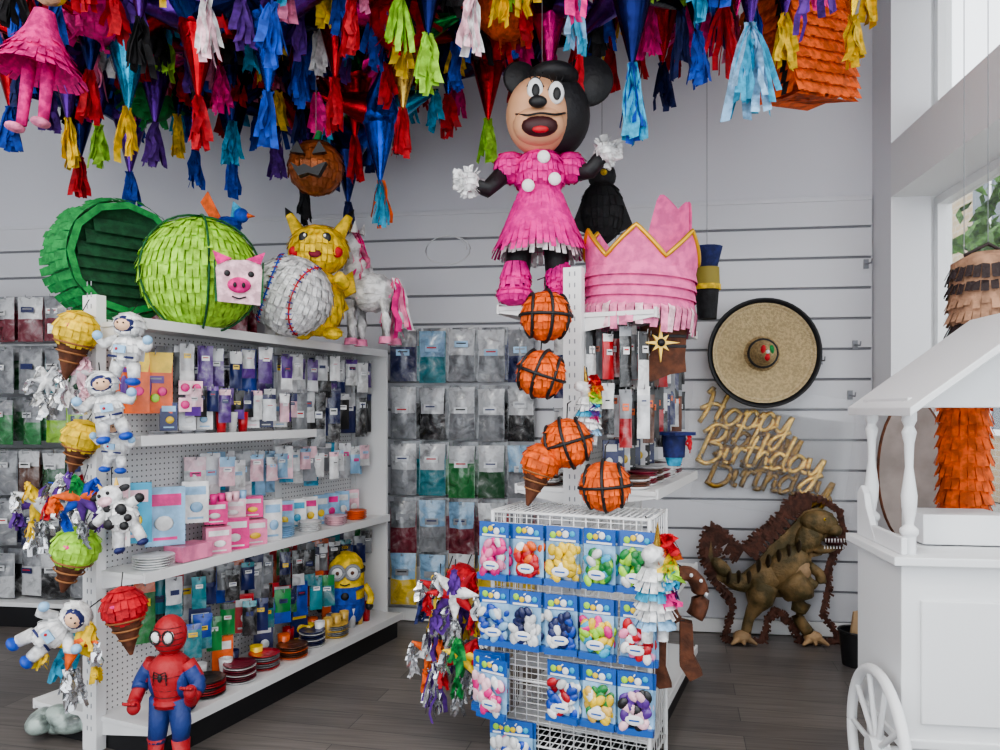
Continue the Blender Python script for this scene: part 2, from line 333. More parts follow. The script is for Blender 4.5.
for i,(c,c2,n,r) in enumerate([('red','navy',8,.085),('red','black',7,.09),('maroon','white',8,.08),('grey','red',7,.08),('brown','orange',6,.085),('navy','white',8,.075),('grey','gold',7,.075)]):
    plates(.29-.02*(i%2),.18+i*.2,.15,r,n,c,c2)
for i in range(14): cup(.14+.06*(i%2),.25+i*.11,.15,R.choice(['red','navy','white','orange','grey','yellow']),.1,.035)
for i in range(7): cup(.27,1.25+i*.08,.15,R.choice(['gold','silver','red','yellow']),.12,.03)
for i in range(9): card(.16,.3+i*.15,.33 if i%2 else .15,.1,.2,R.choice(['red','blue','black','navy','orange']),R.choice(['white','yellow','silver']))
b.make()

# ---------------- pinatas on top of left gondola
def obj(name,px,py,d,yaw=0): return B(name,T(W(px,py,d),YAW+yaw))
r=.275
b=B('round_green_pinata',T(W(117,262,3.75),YAW)@Matrix.Rotation(math.radians(48),4,'Z')@Matrix.Rotation(pi/2,4,'X'))
dk=mat('tissue_forest',(.008,.065,.025),.8,bump=.5,bscale=45,var=.3,vscale=25)
b.lathe([(0,-.14),(r,-.14),(r,.14),(r*.88,.14)],(0,0,0),ti('green'),12,smooth=False)
b.lathe([(r*.88,.14),(r*.86,.1),(0,.1)],(0,0,0),dk,24)
for k in range(5): b.fringe(r+.003,r+.02,.14-k*.055,.14-k*.055-.07,ti('green'),40,jit=.02)
for k in range(9):
    for i in range(14):
        x=-.24+i*.036;y=.24-k*.06
        if x*x+y*y<.05: b.add([(x-.018,y,.105),(x+.018,y,.105),(x+.018,y-.07,.13),(x-.018,y-.07,.13)],[(0,1,2,3)],dk)
b.make()
b=B('green_ball_pinata',T(W(200,275,3.6),YAW))
b.fsph((0,0,0),.27,ti('lime'),13,54)
for k in range(5):
    a=2*pi*k/5+.2
    b.tube([(.283*sin(t)*cos(a),.283*sin(t)*sin(a),.283*cos(t)) for t in [pi*j/16 for j in range(17)]],.0055,ti('dgreen'),5)
b.make()
b=obj('pink_pig_face_pinata',239,282,3.355,.35); b.M=b.M@Matrix.Rotation(.12,4,'X')
b.prism([(x,z) for x,z in [(-.09,-.09),(-.1,.05),(-.085,.09),(.085,.1),(.1,.05),(.09,-.1)]],-.03,.03,ti('lpink'))
b.prism([(-.09,.07),(-.11,.13),(-.03,.10)],-.04,0,ti('hot')); b.prism([(.09,.08),(.11,.135),(.03,.10)],-.04,0,ti('hot'))
b.sph((0,-.04,-.015),(.05,.02,.035),ti('hot'),14,8)
for s in(-1,1):
    b.sph((s*.018,-.06,-.015),(.008,.006,.012),BLK,8,6); b.sph((s*.05,-.033,.035),(.014,.006,.014),BLK,8,6)
b.tube([(-.03,-.035,-.065),(0,-.037,-.075),(.03,-.035,-.065)],.004,BLK)
for s in(-1,1): b.prism([(s*.09,-.09),(s*.1,.09),(s*.105,.09),(s*.1,-.09)],-.035,.035,ti('dgreen'))
b.make()
q=W(292,291,4.0); q.z=1.885+.218
b=B('baseball_pinata',T(q,YAW)); b.fsph((0,0,0),.212,ti('white'),12,44,q=Matrix.Rotation(.4,4,'Y').to_quaternion())
for s in(-1,1):
    pts=[]
    for k in range(20):
        a=-1.35+2.7*k/19; v=Vector((s*(.06+.07*(1-cos(a))),-1*cos(a)*.2,sin(a)*.2)).normalized()*.223; v=Matrix.Rotation(.35,3,'Y')@v; pts.append(v)
    b.tube(pts,.0045,ti('blue' if s<0 else 'red'),5)
    for k in range(1,19):
        dd=(pts[k+1]-pts[k-1]).normalized(); n=dd.cross(pts[k].normalized())
        b.tube([pts[k]-n*.015,pts[k]*1.01,pts[k]+n*.015],.003,ti('red' if k%2 else 'blue'),4)
b.make()
Y=ti('yellow')
q=W(319,336,4.2); b=B('yellow_mouse_character_pinata',T(Vector((q.x,q.y,1.885)),YAW+.1))
b.fsph((0,0,.21),.14,Y,10,30,sz=1.35); b.fsph((0,-.01,.5),.165,Y,9,34,sz=.85)
for s in(-1,1):
    b.cone((s*.1,0,.58),(s*.165,.02,.70),.045,.022,Y); b.cone((s*.165,.02,.70),(s*.19,.03,.745),.024,.002,BLK)
    b.tube(smooth_path([(s*.1,-.03,.3),(s*.15,-.12,.3),(s*.12,-.17,.33)],4),.035,Y,8); b.fsph((s*.08,-.05,.035),.055,Y,5,14,sz=.65)
    b.sph((s*.06,-.155,.54),(.026,.012,.03),BLK,12,8); b.sph((s*.053,-.167,.55),(.008,.004,.009),pa('white'),8,5); b.sph((s*.115,-.12,.47),(.03,.02,.03),ti('red'),12,8)
b.sph((0,-.168,.5),(.01,.008,.006),BLK,8,5); b.sph((0,-.162,.455),(.035,.012,.025),ti('maroon'),12,8)
b.prism([(.02,.12),(.1,.2),(.06,.24),(.14,.32),(.09,.36),(.17,.42),(.19,.3),(.12,.26),(.15,.2)],.15,.18,Y)
b.make()
q=W(373,340,4.5); b=B('unicorn_pinata',T(Vector((q.x,q.y,1.885)),YAW-.35,0,0,1.3)); w=ti('white')
b.fsph((0,0,.24),.085,w,7,24,q=Matrix.Rotation(pi/2,4,'Y').to_quaternion(),sz=1.3)
for x in(-.09,.09):
    for y in(-.045,.045): b.tube([(x,y,.2),(x+.005,y,.1),(x,y,0)],[.035,.025,.028],w,8); b.cone((x,y,0),(x,y,.03),.032,.028,ti('pink'))
b.tube(smooth_path([(-.06,0,.28),(-.09,0,.38),(-.1,0,.46)],4),[.07]*4+[.055]*5,w,10); b.tube([(-.08,0,.48),(-.15,-.03,.43),(-.18,-.04,.4)],[.055,.042,.03],w,10)
b.cone((-.11,0,.52),(-.13,0,.62),.015,.001,fo('gold'))
for s in(-1,1): b.cone((-.08,s*.03,.52),(-.07,s*.04,.57),.018,.002,w); b.sph((-.12,s*.045-.01,.465),.009,BLK,8,6)
for k in range(8):
    u=k/7; b.tassel((-.03-.05*u,-.02,.31+.22*u),.13,[ti('pink'),ti('hot'),ti('lpink')],8,.07,.012)
b.tassel((.12,0,.3),.26,[ti('pink'),ti('hot'),ti('white')],20,.07,.014)
b.make()
b=obj('toy_bird_pinata',228,222,4.1)
b.fsph((0,0,-.02),.07,ti('blue'),6,18,sz=.7); b.sph((.08,-.02,.03),.04,ti('blue'),12,8); b.cone((.11,-.02,.03),(.16,-.04,.02),.015,.002,ti('orange'))
b.prism([(-.02,0),(-.1,.16),(-.14,.1),(-.08,.0)],-.03,-.02,ti('orange')); b.prism([(0,0),(.02,.12),(.07,.08),(.05,0)],.02,.03,ti('cyan')); b.prism([(-.06,-.02),(-.2,-.05),(-.2,.0)],0,.01,ti('red'))
b.cone((0,0,-.07),(0,0,W(228,222,4.1).z*-1+1.885),.01,.01,ti('brown'),6)
b.make()

# ---------------- star pinatas from ceiling
def star(px,py,d,cc,tc_,n=6,cols=None,seed=0,cl=.30,tl=.24,wide=.065,nrib=16,el0=-.6):
    rr=random.Random(seed*13+int(px)+int(py)*3)
    tip=W(px,py,d); c=tip+Vector((0,0,cl+.1))
    b=B('hanging_star_pinata',T(c,YAW)); cols=cols or ['red','blue','purple','hot','navy','navy','green','blue','cyan','black','red']
    b.sph((0,0,0),.12,fo(cc),16,10)
    def spike(dr,col,tcl,l,tlen,nr):
        dr=dr.normalized(); p0=dr*.06; p1=dr*(.1+l)
        b.cone(p0,p1,.095,.006,fo(col),12)
        b.tassel(p1-dr*.02,tlen,tcl,nr,wide,.017)
    tcs=[ti(x) for x in (tc_ if isinstance(tc_,list) else [tc_])]
    spike(Vector((0,0,-1)),cc,tcs,cl,tl,nrib)
    a0=rr.uniform(0,6)
    for k in range(n):
        a=a0+2*pi*k/n; el=rr.uniform(el0,.5); col=rr.choice(cols)
        spike(Vector((cos(a),sin(a),el)),col,[ti(rr.choice(['red','blue','cyan','yellow','lime','hot','purple','navy','white','pink','black','blue','red'])) ],cl*.9,tl*.9,10)
    zt=c.z
    if CEIL-zt>.14: b.cord((0,0,.1),CEIL-zt-.1)
    return b.make()
S=[(22,60,3.9,'black','navy'),(68,122,3.9,'purple','yellow'),(98,128,4.2,'purple','lime'),(128,112,3.7,'cyan','yellow'),(155,126,4.2,'purple','purple'),(178,118,4.4,'navy','yellow'),
(198,100,3.5,'red','red'),(206,5,3.1,'navy',['white','lpink']),(272,8,3.1,'navy','blue'),(268,96,3.5,'blue','blue'),(140,22,3.3,'purple','black'),(232,125,4.3,'navy','cyan'),
(335,82,3.7,'red','red'),(352,2,3.2,'hot','red'),(403,112,3.9,'gold','red'),(428,38,3.3,'navy','lime'),(384,68,4.1,'blue','navy'),(472,0,3.1,'hot',['lpink','white']),(488,122,4.3,'red','lime'),
(448,98,4.3,'blue','red'),(549,76,3.8,'hot','hot'),(576,0,3.3,'navy',['cyan','lblue']),(662,66,4.1,'red','navy'),(697,36,3.5,'navy','blue'),
(785,18,3.6,'purple','yellow'),(852,20,3.7,'yellow','yellow'),(380,184,4.2,'blue',['cyan','orange']),(355,140,4.3,'red','red'),(300,110,4.4,'purple','navy'),(320,40,4.4,'green','white'),(515,55,4.4,'gold','red'),(610,50,4.4,'red','red'),(735,20,4.3,'hot','pink'),
(45,20,4.4,'red','hot'),(110,40,4.4,'purple','red'),(170,60,4.5,'cyan','green'),(240,40,4.5,'red','blue'),(700,5,4.4,'purple','lime'),(232,160,4.6,'navy','blue'),(80,160,4.7,'navy','red'),
(10,110,4.3,'red','blue'),(30,0,3.6,'blue','red'),(90,75,3.6,'navy','red'),(165,30,3.8,'blue','lime'),(220,70,4.0,'red','hot'),(300,60,3.8,'navy','blue'),(300,10,3.6,'red','purple'),(250,0,3.9,'green','cyan'),(375,20,3.7,'purple','blue'),(360,60,4.4,'navy','navy'),(420,70,4.5,'purple','red'),(455,45,3.9,'navy','blue'),(500,20,3.9,'blue','red'),(520,100,4.5,'red','red'),(540,25,4.3,'purple','purple'),(590,30,3.9,'red','blue'),(650,10,3.7,'purple','hot'),(675,40,4.5,'navy','red'),(720,0,3.9,'blue','navy'),(400,0,3.3,'green','lime'),(330,150,4.6,'navy','navy'),(275,140,4.6,'black','purple'),(195,150,4.6,'blue','blue'),
(348,205,4.7,'navy','navy'),(305,188,4.75,'purple','black'),(130,175,4.7,'purple','blue'),(50,95,4.5,'navy','purple')]
for i,(a,c_,d,c1,c3) in enumerate(S): star(a,c_,d,c1,c3,seed=i,n=(6 if a<500 else 5) if c_<170 else 4,el0=-.6 if c_<90 else (-.1 if c_<170 else .1))
star(750,28,3.2,'purple',['cyan','lblue'],seed=99,tl=.36,wide=.13,nrib=34,n=5)
star(632,68,3.3,'navy',['cyan','blue'],seed=98,tl=.34,wide=.06,nrib=26,n=4)
for px,py,d,c in((95,12,3.6,'hot'),(60,40,4.1,'cyan'),(400,20,3.7,'red'),(505,10,3.8,'orange'),(150,95,4.4,'green'),(700,20,4.2,'hot')):
    b=obj('tissue_pompom',px,py,d); b.fsph((0,0,0),.15,ti(c),10,30)
    for k in range(60):
        v=Vector((R.gauss(0,1),R.gauss(0,1),R.gauss(0,1))).normalized(); b.ribbon([v*.12,v*.17+Vector((0,0,.01)),v*.2+Vector((R.uniform(-.02,.02),0,-.01))],v.cross(Vector((0,0,1)))*.025,ti(c))
    if CEIL-W(px,py,d).z>.16: b.cord((0,0,.14),CEIL-W(px,py,d).z-.14)
    b.make()
b=B('pink_doll_pinata',T(W(40,50,3.2),YAW,0,.12,.82))
for k in range(4): b.fringe(.08+k*.03,.12+k*.035,.08-k*.05,.02-k*.05,ti('hot'),30,jit=.02)
b.lathe([(.05,.2),(.08,.1),(.19,-.1)],(0,0,0),ti('hot'),20)
b.sph((0,0,.32),.08,ti('skin'),14,10); b.sph((0,.02,.34),.09,ti('yellow'),14,10)
for s,l in((-.045,.44),(.055,.40)): b.tube([(s,0,-.06),(s*1.1,0,-l+.04)],[.035,.026],ti('hot'),10); b.sph((s*1.3-.01,-.02,-l+.02),(.045,.055,.025),ti('pink'),12,8)
b.cord((0,0,.4),1.1); b.make()
b=obj('pumpkin_lantern_pinata',316,168,3.9)
b.fsph((0,0,0),.14,mat('bronze_tissue',(.35,.1,.03),.45,metal=.4,bump=.8,bscale=30,var=.4),9,30)
for s in(-1,1): b.prism([(s*.02,.02),(s*.09,.03),(s*.055,.085)],-.165,-.13,BLK)
b.prism([(-.09,-.02),(-.05,-.045),(-.02,-.03),(.02,-.05),(.06,-.03),(.09,-.02),(.05,-.09),(0,-.075),(-.05,-.09)],-.165,-.12,BLK)
b.cone((0,0,.13),(.02,0,.19),.02,.014,ti('green')); b.cord((0,0,.15),CEIL-W(316,168,3.9).z-.15); b.make()
b=B('orange_house_pinata',T(W(797,46,3.9),YAW+.5,0,-.1))
b.prism([(-.22,-.26),(.24,-.26),(.24,.2),(0,.42),(-.22,.2)],-.15,.15,ti('orange'))
for k in range(9):
    z=.2-k*.055
    for i in range(13):
        x=-.225+i*.036; b.add([(x,-.152,z),(x+.036,-.152,z),(x+.034,-.175-R.uniform(0,.02),z-.07+R.uniform(-.01,.01)),(x+.002,-.17,z-.07)],[(0,1,2,3)],ti('orange'))
    for i in range(9):
        y=-.15+i*.034; b.add([(-.222,y,z),(-.222,y+.034,z),(-.25,y+.032,z-.07),(-.245,y+.002,z-.07)],[(0,1,2,3)],ti('black' if i in(1,7) else 'orange'))
for i in range(40): b.ribbon([(R.uniform(-.22,.24),R.choice([-.155,.15]),-.24),(R.uniform(-.22,.24),-.16,-.32)],Vector((.018,0,0)),ti('orange'))
b.cord((0,0,.4),.3); b.make()
b=obj('black_bird_pinata',602,212,4.2); b.fsph((0,0,0),.12,ti('black'),9,24,sz=1.5); b.sph((0,0,.2),.08,ti('black'),12,8); b.cone((0,-.07,.2),(0,-.13,.19),.02,.002,ti('yellow'))
for s in(-1,1): b.prism([(s*.1,.1),(s*.17,-.08),(s*.08,-.12)],-.02,.02,ti('black')); b.sph((s*.03,-.07,.22),.012,pa('white'),8,6)
b.cord((0,0,.27),CEIL-W(602,212,4.2).z-.27); b.make()
b=obj('tiered_star_lantern',707,285,4.4); b.cone((0,0,.1),(0,0,.22),.06,.09,ti('navy')); b.cone((0,0,-.02),(0,0,.1),.075,.07,mat('olive',(.3,.24,.04),.6)); b.cone((0,0,-.2),(0,0,-.02),.055,.07,ti('black')); b.cone((0,0,-.03),(0,0,.0),.08,.08,ti('yellow'))
b.cord((0,0,.22),CEIL-W(707,285,4.4).z-.22); b.make()

# ---------------- centre gondola
cp=XY(.33,3.35); CM=T(cp,GY)
g=gondola('gondola_shelf',CM,1.15,2.13,[(-.38,0,.02,.8,1.98,0),(0,.36,.02,1.15,1.93,0),(0,.36,.05,1.15,1.14,0),(-.3,0,.05,1.15,1.14,0),(-.3,.36,.05,1.15,.15,0),(0,.36,.05,1.15,.62,0)])
g.box((.03,.57,.06),(.62,1.1,.12),BLK); g.make(.002)
b=B('hanging_party_supplies',CM)
for z,st in((1.86,.1),(1.6,.1)):
    for i in range(10):
        y=.06+i*st
        for x in(.06,.14,.22,.30):
            c=R.choice(['black','black','navy','silver','brown','grey','red','white'])
            packet(b,RM(x,y,z+R.uniform(-.03,.03),R.uniform(.1,.8)),.055,.28*R.uniform(.7,1),bag(c) if R.random()<.5 else pl(c),pl(R.choice(['black','black','grey','white'])),pl(R.choice(['white','orange','silver'])),.012,topfrac=R.choice([.15,.3,.5]))
for i in range(7):
    packet(b,RM(-.1,.1+i*.13,1.85,-.6),.09,.3,bag(R.choice(['teal','navy','grey'])),bag('silver'),None,.012)
    packet(b,RM(-.1,.1+i*.13,1.5,-.6),.09,.25,bag(R.choice(['green','black','grey'])),bag('silver'),None,.012)
b.make()
b=B('paper_goods_on_shelf',CM)
for i in range(6): plates(.24,.14+i*.16,1.14,.075,5+i%3,R.choice(['brown','lblue','white','maroon']),'white'); plates(-.18,.14+i*.16,1.14,.07,5,R.choice(['lpink','white','yellow']),'brown')
for i in range(9): cup(.12,.1+i*.11,1.14,R.choice(['yellow','silver','black','white']),.12,.03); card(.14,.1+i*.11,1.2,.07,.16,R.choice(['navy','black','white','silver']),'white',.4)
b.make()
RMx=T(XY(-.03,3.15),GY); ww=.66; dp=.32
b=B('wire_display_rack',RMx)
wm=mat('white_wire',(.8,.8,.8),.35)
for x in(0,ww):
    for y in(0,dp): b.cone((x,y,0),(x,y,1.076),.009,.009,wm,8)
for z in(.12,.38,.64,.9,1.07):
    b.tube([(0,0,z),(ww,0,z)],.005,wm); b.tube([(0,dp,z),(ww,dp,z)],.005,wm); b.tube([(0,0,z),(0,dp,z)],.005,wm); b.tube([(ww,0,z),(ww,dp,z)],.005,wm)
for i in range(27):
    x=ww*i/26; b.tube([(x,.0,1.076),(x,dp,1.076)],.003,wm,5); b.tube([(x,.0,.12),(x,dp,.12)],.003,wm,5)
for i in range(14):
    x=ww*i/13; b.tube([(x,.0,.1),(x,0,1.07)],.0028,wm,5); b.tube([(x,dp,.1),(x,dp,1.07)],.0028,wm,5)
for i in range(8): y=dp*i/7; b.tube([(ww,y,.1),(ww,y,1.07)],.0028,wm,5); b.tube([(0,y,.1),(0,y,1.07)],.0028,wm,5)
for k in range(40): z=.12+k*.0245; b.tube([(0,.0,z),(ww,0,z)],.0022,wm,4)
for z in(.16,.4): b.box((ww/2,dp/2+.06,z),(ww-.02,dp-.1,.008),WHITE)
b.box((ww/2,dp/2,.03),(ww+.04,dp,.05),BLK)
b.make()
b=B('balloon_packets',RMx)
hdr=mat('blue_header_card',(.012,.10,.40),.35,coat=.5)
def bpack(x,z,cols,y=-.03,yaw=0,w=.135,h=.235):
    b.L=RM(x,y,z,yaw+R.uniform(-.08,.08))@Matrix.Rotation(R.uniform(-.03,.03),4,'Y')
    b.box((0,0,-.03),(w,.006,.062),hdr); b.box((0,0,-h/2),(w,.002,h),pl('lblue'))
    for s,c,xx in((.014,'lime',-.04),(.012,'yellow',-.015),(.015,'white',.012),(.012,'cyan',.04)): b.sph((xx,-.005,-.03+R.uniform(-.006,.006)),(s,.003,s),pa(c),8,6)
    b.box((0,-.004,-.054),(w*.8,.002,.008),pa('white'))
    for k in range(24):
        xx=R.uniform(-.05,.05); zz=-.08-R.uniform(0,.125); c=R.choice(cols+['white'] if R.random()<.35 else cols)
        b.sph((xx,-.012-R.uniform(0,.012),zz),(.018,.009,.025),pl(c),8,6,rot=Matrix.Rotation(R.uniform(-1,1),3,'Y'))
    b.sph((.0,-.03,-.175),(.038,.003,.02),pa('white'),12,6); b.box((0,-.032,-.175),(.04,.004,.006),hdr)
    b.box((0,-.014,-h+.012),(w,.02,.026),hdr)
    b.tube([(0,.04,-.01),(0,-.02,-.01)],.003,wm,5)
    b.L=Matrix.Identity(4)
rws=[(1.03,[['hot','hot','pink'],['orange','red','red'],['yellow'],['green','lime','cyan'],['lime','green']],[0,.15,.30,.45,.6]),
(.757,[['blue','lblue'],['navy','silver'],['blue','navy'],['hot','yellow','cyan','lime'],['red','pink']],[0,.14,.29,.44,.6]),
(.49,[['hot','white'],['blue','white','red'],['gold','yellow','green'],['purple','black','lpink']],[-.02,.30,.45,.59]),
(.22,[['white','pink'],['blue','white']],[.05,.1])]
for z,cs,xs in rws:
    for c,x in zip(cs,xs):
        bpack(x+.02,z,c,yaw=R.uniform(-.1,.1)); bpack(x+.03,z-.006,c,y=-.008)
for x in(.0,.05): bpack(x,.49,['hot','lpink'],y=-.06-x,yaw=-.2)
b.make()
def ball(px,py,rp,d=3.12):
    r=rp*d/750; b=obj('basketball_pinata',px,py,d,R.uniform(-.4,.4)); b.fsph((0,0,0),r,ti('orange'),9,30)
    tl=R.uniform(-.5,.5); Q=Matrix.Rotation(tl,3,'Y')
    R1=r*1.05
    def ring(f): b.tube([Q@(f(2*pi*k/28).normalized()*R1) for k in range(29)],.0075,BLK,5)
    ring(lambda a:Vector((cos(a),sin(a),0))); ring(lambda a:Vector((0.0,cos(a),sin(a))))
    for s in(-1,1): ring(lambda a:Vector((s*.62,cos(a)*.62,sin(a)*.9)))
    b.tube([(0,0,r),(0,.02,r+.06),(0,.14,r+.07)],.003,BLK,5); return b.make()
ball(546,316,25); ball(541,374,24,3.14); ball(567,443,25); ball(605,486,25,3.02)
def icecream(px,py,rp,d,c,ln=1.5,tas=None,tilt=0,yaw=0):
    r=rp*d/750; b=obj('ice_cream_cone_pinata',px,py,d); b.L=Matrix.Rotation(tilt,4,'Y'); b.fsph((0,0,0),r,ti(c),7,22)
    b.cone((0,0,-r*.5),(0,0,-r*(.9+ln)),r*.8,r*.08,ti('brown'),12); b.sph((0,-r*.9,.2*r),(r*.22,r*.12,r*.12),ti('hot'),8,6)
    for k in range(3): b.tube([(r*.86*cos(a)*(1-k*.25),r*.86*sin(a)*(1-k*.25),-r*(.6+k*.45)) for a in [2*pi*j/12 for j in range(13)]],r*.05,mat('waffle',(.3,.13,.05),.8),4)
    if tas: b.tassel((0,0,-r*(.8+ln)),.13,[fo('silver'),fo('silver'),ti(tas)],14,.06,.01)
    b.tube([(0,0,r*.9),(0,.03,r*1.6)],.0025,BLK,4); return b.make()
icecream(77,331,21,3.2,'yellow',tilt=.25,tas='white'); icecream(82,437,18,3.25,'yellow',1.2,'purple',.3); icecream(76,548,22,3.15,'lime',1.2,None,.3); icecream(124,607,21,2.98,'red',1.4,None,-.15)
icecream(541,462,19,3.1,'orange',1.5,None,.3); icecream(462,578,15,3.25,'red',1.2,'purple',.4)
def cluster(px,py,d,cols,n=5,ln=.16,size=.06,name='mini_star_pinata'):
    b=obj(name,px,py,d); b.sph((0,0,0),size*.7,ti(cols[0]),12,8)
    for k in range(n+2):
        a=2*pi*k/(n+2); dr=Vector((cos(a),R.uniform(-.7,.2),sin(a))).normalized(); c=cols[k%len(cols)]
        b.cone(dr*size*.3,dr*size*2.0,size*.6,.004,ti(c),9); b.tassel(dr*size*1.9,ln*.6,[fo('silver') if k%3==0 else ti(c)],9,.035,.009)
    b.cone((0,0,-size*.3),(0,0,-size*2),size*.6,.004,ti(cols[-1]),9)
    b.tassel((0,0,-size*1.9),ln,[fo('silver')],16,.05,.01); b.tube([(0,0,size),(0,.04,size*2.2)],.0025,BLK,4)
    return b.make()
cluster(48,380,3.3,['white','silver'],4,.1,.035); cluster(80,372,3.25,['white','lpink'],4,.1,.04); cluster(38,500,3.3,['silver','purple','yellow'],5,.14,.05); cluster(83,495,3.1,['orange','blue','green','purple'],6,.12,.055)
cluster(75,640,3.05,['orange','yellow','cyan'],6,.16,.06); cluster(70,490,3.3,['blue','red','white'],5,.14,.045)
cluster(455,592,3.2,['white','red','purple'],6,.16,.06); cluster(462,655,3.2,['yellow','red','green'],5,.16,.05); cluster(440,590,3.35,['red','navy','yellow'],5,.16,.05); cluster(430,650,3.35,['silver','orange'],5,.16,.045); cluster(468,620,3.3,['purple','yellow'],5,.2,.045)
b=obj('silver_tassel_garland',440,640,3.3)
b.tube(smooth_path([(.05,.1,.35),(.0,0,.2),(-.03,0,.0),(.02,0,-.15)],5),.003,BLK,4)
for z in(.2,.1,0,-.1,-.17): b.tassel((R.uniform(-.05,.07),0,z),.17,[fo('silver'),fo('silver'),ti('purple')],12,.06,.01)
b.make()
def astro(px,py,d,s=1,tilt=0,yaw=0):
    b=B('astronaut_pinata',T(W(px,py,d),YAW+yaw,0,tilt,s)); w=ti('white')
    b.fsph((0,0,0),.055,w,6,18,sz=1.25); b.fsph((0,0,.1),.06,w,6,20,sz=.9); b.sph((0,-.04,.1),(.042,.03,.035),pa('navy'),14,8); b.sph((.0,-.05,.098),(.034,.025,.027),pa('skin'),12,8)
    for e in(-1,1): b.sph((e*.012,-.075,.104),.004,BLK,6,5)
    for q in(-1,1):
        b.tube([(q*.04,0,.04),(q*.09,-.02,.015),(q*.1,-.04,.04)],[.024,.02,.018],w,8); b.sph((q*.1,-.045,.045),.02,pa('lblue'),8,6)
        b.tube([(q*.03,0,-.05),(q*.04,0,-.11)],[.027,.024],w,8); b.sph((q*.042,-.012,-.125),(.028,.036,.017),pa('blue'),10,6)
    b.box((0,-.06,-.0),(.045,.01,.03),pa('lblue')); b.sph((-.01,-.066,0),.006,pa('red'),6,4); b.box((0,.05,.01),(.08,.04,.1),pa('silver'))
    b.tube([(-.05,-.045,-.03),(.05,-.045,-.03)],.005,pa('navy'),5); b.tube([(0,0,.15),(0,.05,.19)],.0025,BLK,4); return b.make()
astro(127,350,3.08,1.02,.1); astro(108,408,3.05,1,-.2,.4); astro(116,446,3.15,.8,.1); astro(52,632,3.0,1.05,1.0,.3)
b=B('cow_pinata',T(W(122,515,3.02),YAW,0,-.35)); w=ti('white')
b.fsph((0,0,0),.06,w,7,20,sz=1.2); b.sph((-.01,-.02,.085),(.05,.045,.045),w,12,8); b.sph((-.015,-.06,.07),(.03,.02,.02),ti('lpink'),10,6)
for s in(-1,1):
    b.sph((s*.06-.01,-.01,.1),(.025,.01,.014),BLK,8,6); b.cone((s*.03-.01,0,.12),(s*.04-.01,0,.15),.01,.002,pa('gold')); b.sph((s*.018-.01,-.062,.098),.008,BLK,6,5)
    b.tube([(s*.04,-.01,.03),(s*.1,-.03,.02+.02*s)],[.022,.018],w,8); b.sph((s*.105,-.03,.02+.02*s),.02,BLK,8,6)
    b.tube([(s*.03,0,-.05),(s*.05,-.01,-.12)],[.024,.02],w,8); b.sph((s*.05,-.015,-.13),(.022,.026,.014),pa('navy'),8,6)
for x,z,r in((.03,.02,.024),(-.035,-.02,.022),(.02,-.045,.018),(-.02,.04,.014),(.045,-.02,.015)): b.sph((x,-.052,z),(r,.016,r),BLK,10,6)
b.tube([(0,0,.12),(0,.05,.2)],.0025,BLK,4); b.make()
# spider hero
b=B('spider_superhero_pinata',T(XY((170-500)/750*3.02,3.02,0),YAW-.1,0,0,.94)); rd=mat('hero_red',(.40,.02,.025),.55,bump=.4,bscale=50); bl=mat('hero_blue',(.02,.045,.2),.55,bump=.4,bscale=50)
b.sph((0,0,.63),(.07,.07,.085),rd,20,14)
for s in(-1,1):
    b.sph((s*.028,-.06,.635),(.022,.013,.027),pa('white'),10,8,rot=Matrix.Rotation(s*.5,3,'Y')); b.tube([(s*.028+.024*cos(a),-.068,.635+.029*sin(a)) for a in [2*pi*k/12 for k in range(13)]],.004,BLK,4)
b.tube([(0,0,.57),(0,0,.53)],.03,rd,10)
b.tube([(0,0,.55),(0,0,.51),(0,0,.44),(0,0,.37),(0,0,.33)],[.045,.085,.078,.06,.065],rd,14,flat=1)
for s in(-1,1): b.sph((s*.06,.005,.44),(.03,.055,.08),bl,12,8)
b.cone((0,0,.345),(0,0,.365),.07,.065,rd,14)
for s in(-1,1):
    e=(s*.15,-.11,.43) if s>0 else (s*.09,-.12,.36)
    b.tube(smooth_path([(s*.075,0,.515),(s*.125,.0,.43),(s*.12,-.05,.37),e] if s>0 else [(s*.075,0,.515),(s*.125,0,.42),(s*.13,-.05,.36),e],4),[.034]*4+[.028]*5+[.024]*4,rd,10)
    b.tube(smooth_path([(s*.09,0,.49),(s*.125,0,.43),(s*.125,-.02,.4)],3),.0345,bl,10)
    b.sph(e,(.027,.027,.03),rd,10,8)
    for k in range(4): b.tube([(e[0]-.018+.012*k,e[1]-.018,e[2]+.018),(e[0]-.02+.013*k,e[1]-.04,e[2]+.03)],.007,rd,6)
    b.tube([(s*.035,0,.36),(s*.05,0,.25),(s*.055,-.01,.17)],[.052,.042,.036],bl,12); b.tube([(s*.055,-.01,.19),(s*.06,-.01,.1),(s*.06,0,.03)],[.039,.036,.03],rd,12); b.sph((s*.062,-.03,.025),(.033,.06,.025),rd,12,8)
for k in range(5):
    zz=.575+.024*k; rz=.071*math.sqrt(max(.05,1-((zz-.63)/.085)**2)); b.tube([(rz*sin(pi*j/12),-rz*cos(pi*j/12)-.001,zz) for j in range(-5,6)],.0013,BLK,4)
for k in range(5):
    zz=.38+.03*k; rz=.062+.017*min(1,k/3); b.tube([(rz*1.02*sin(pi*j/12),-rz*1.02*cos(pi*j/12),zz) for j in range(-4,5)],.0013,BLK,4)
b.sph((0,-.082,.47),(.010,.006,.018),BLK,8,6)
for s in(-1,1):
    for k in range(3): b.tube([(0,-.084,.47+.008*k),(s*.025,-.082,.48+.013*k-.01),(s*.03,-.08,.46+.018*k-.02)],.0025,BLK,4)
b.make()
q=XY((345-500)/750*4.72,4.72,.15)
b=B('yellow_goggle_character_pinata',T(q,YAW+.2)); Y=ti('yellow')
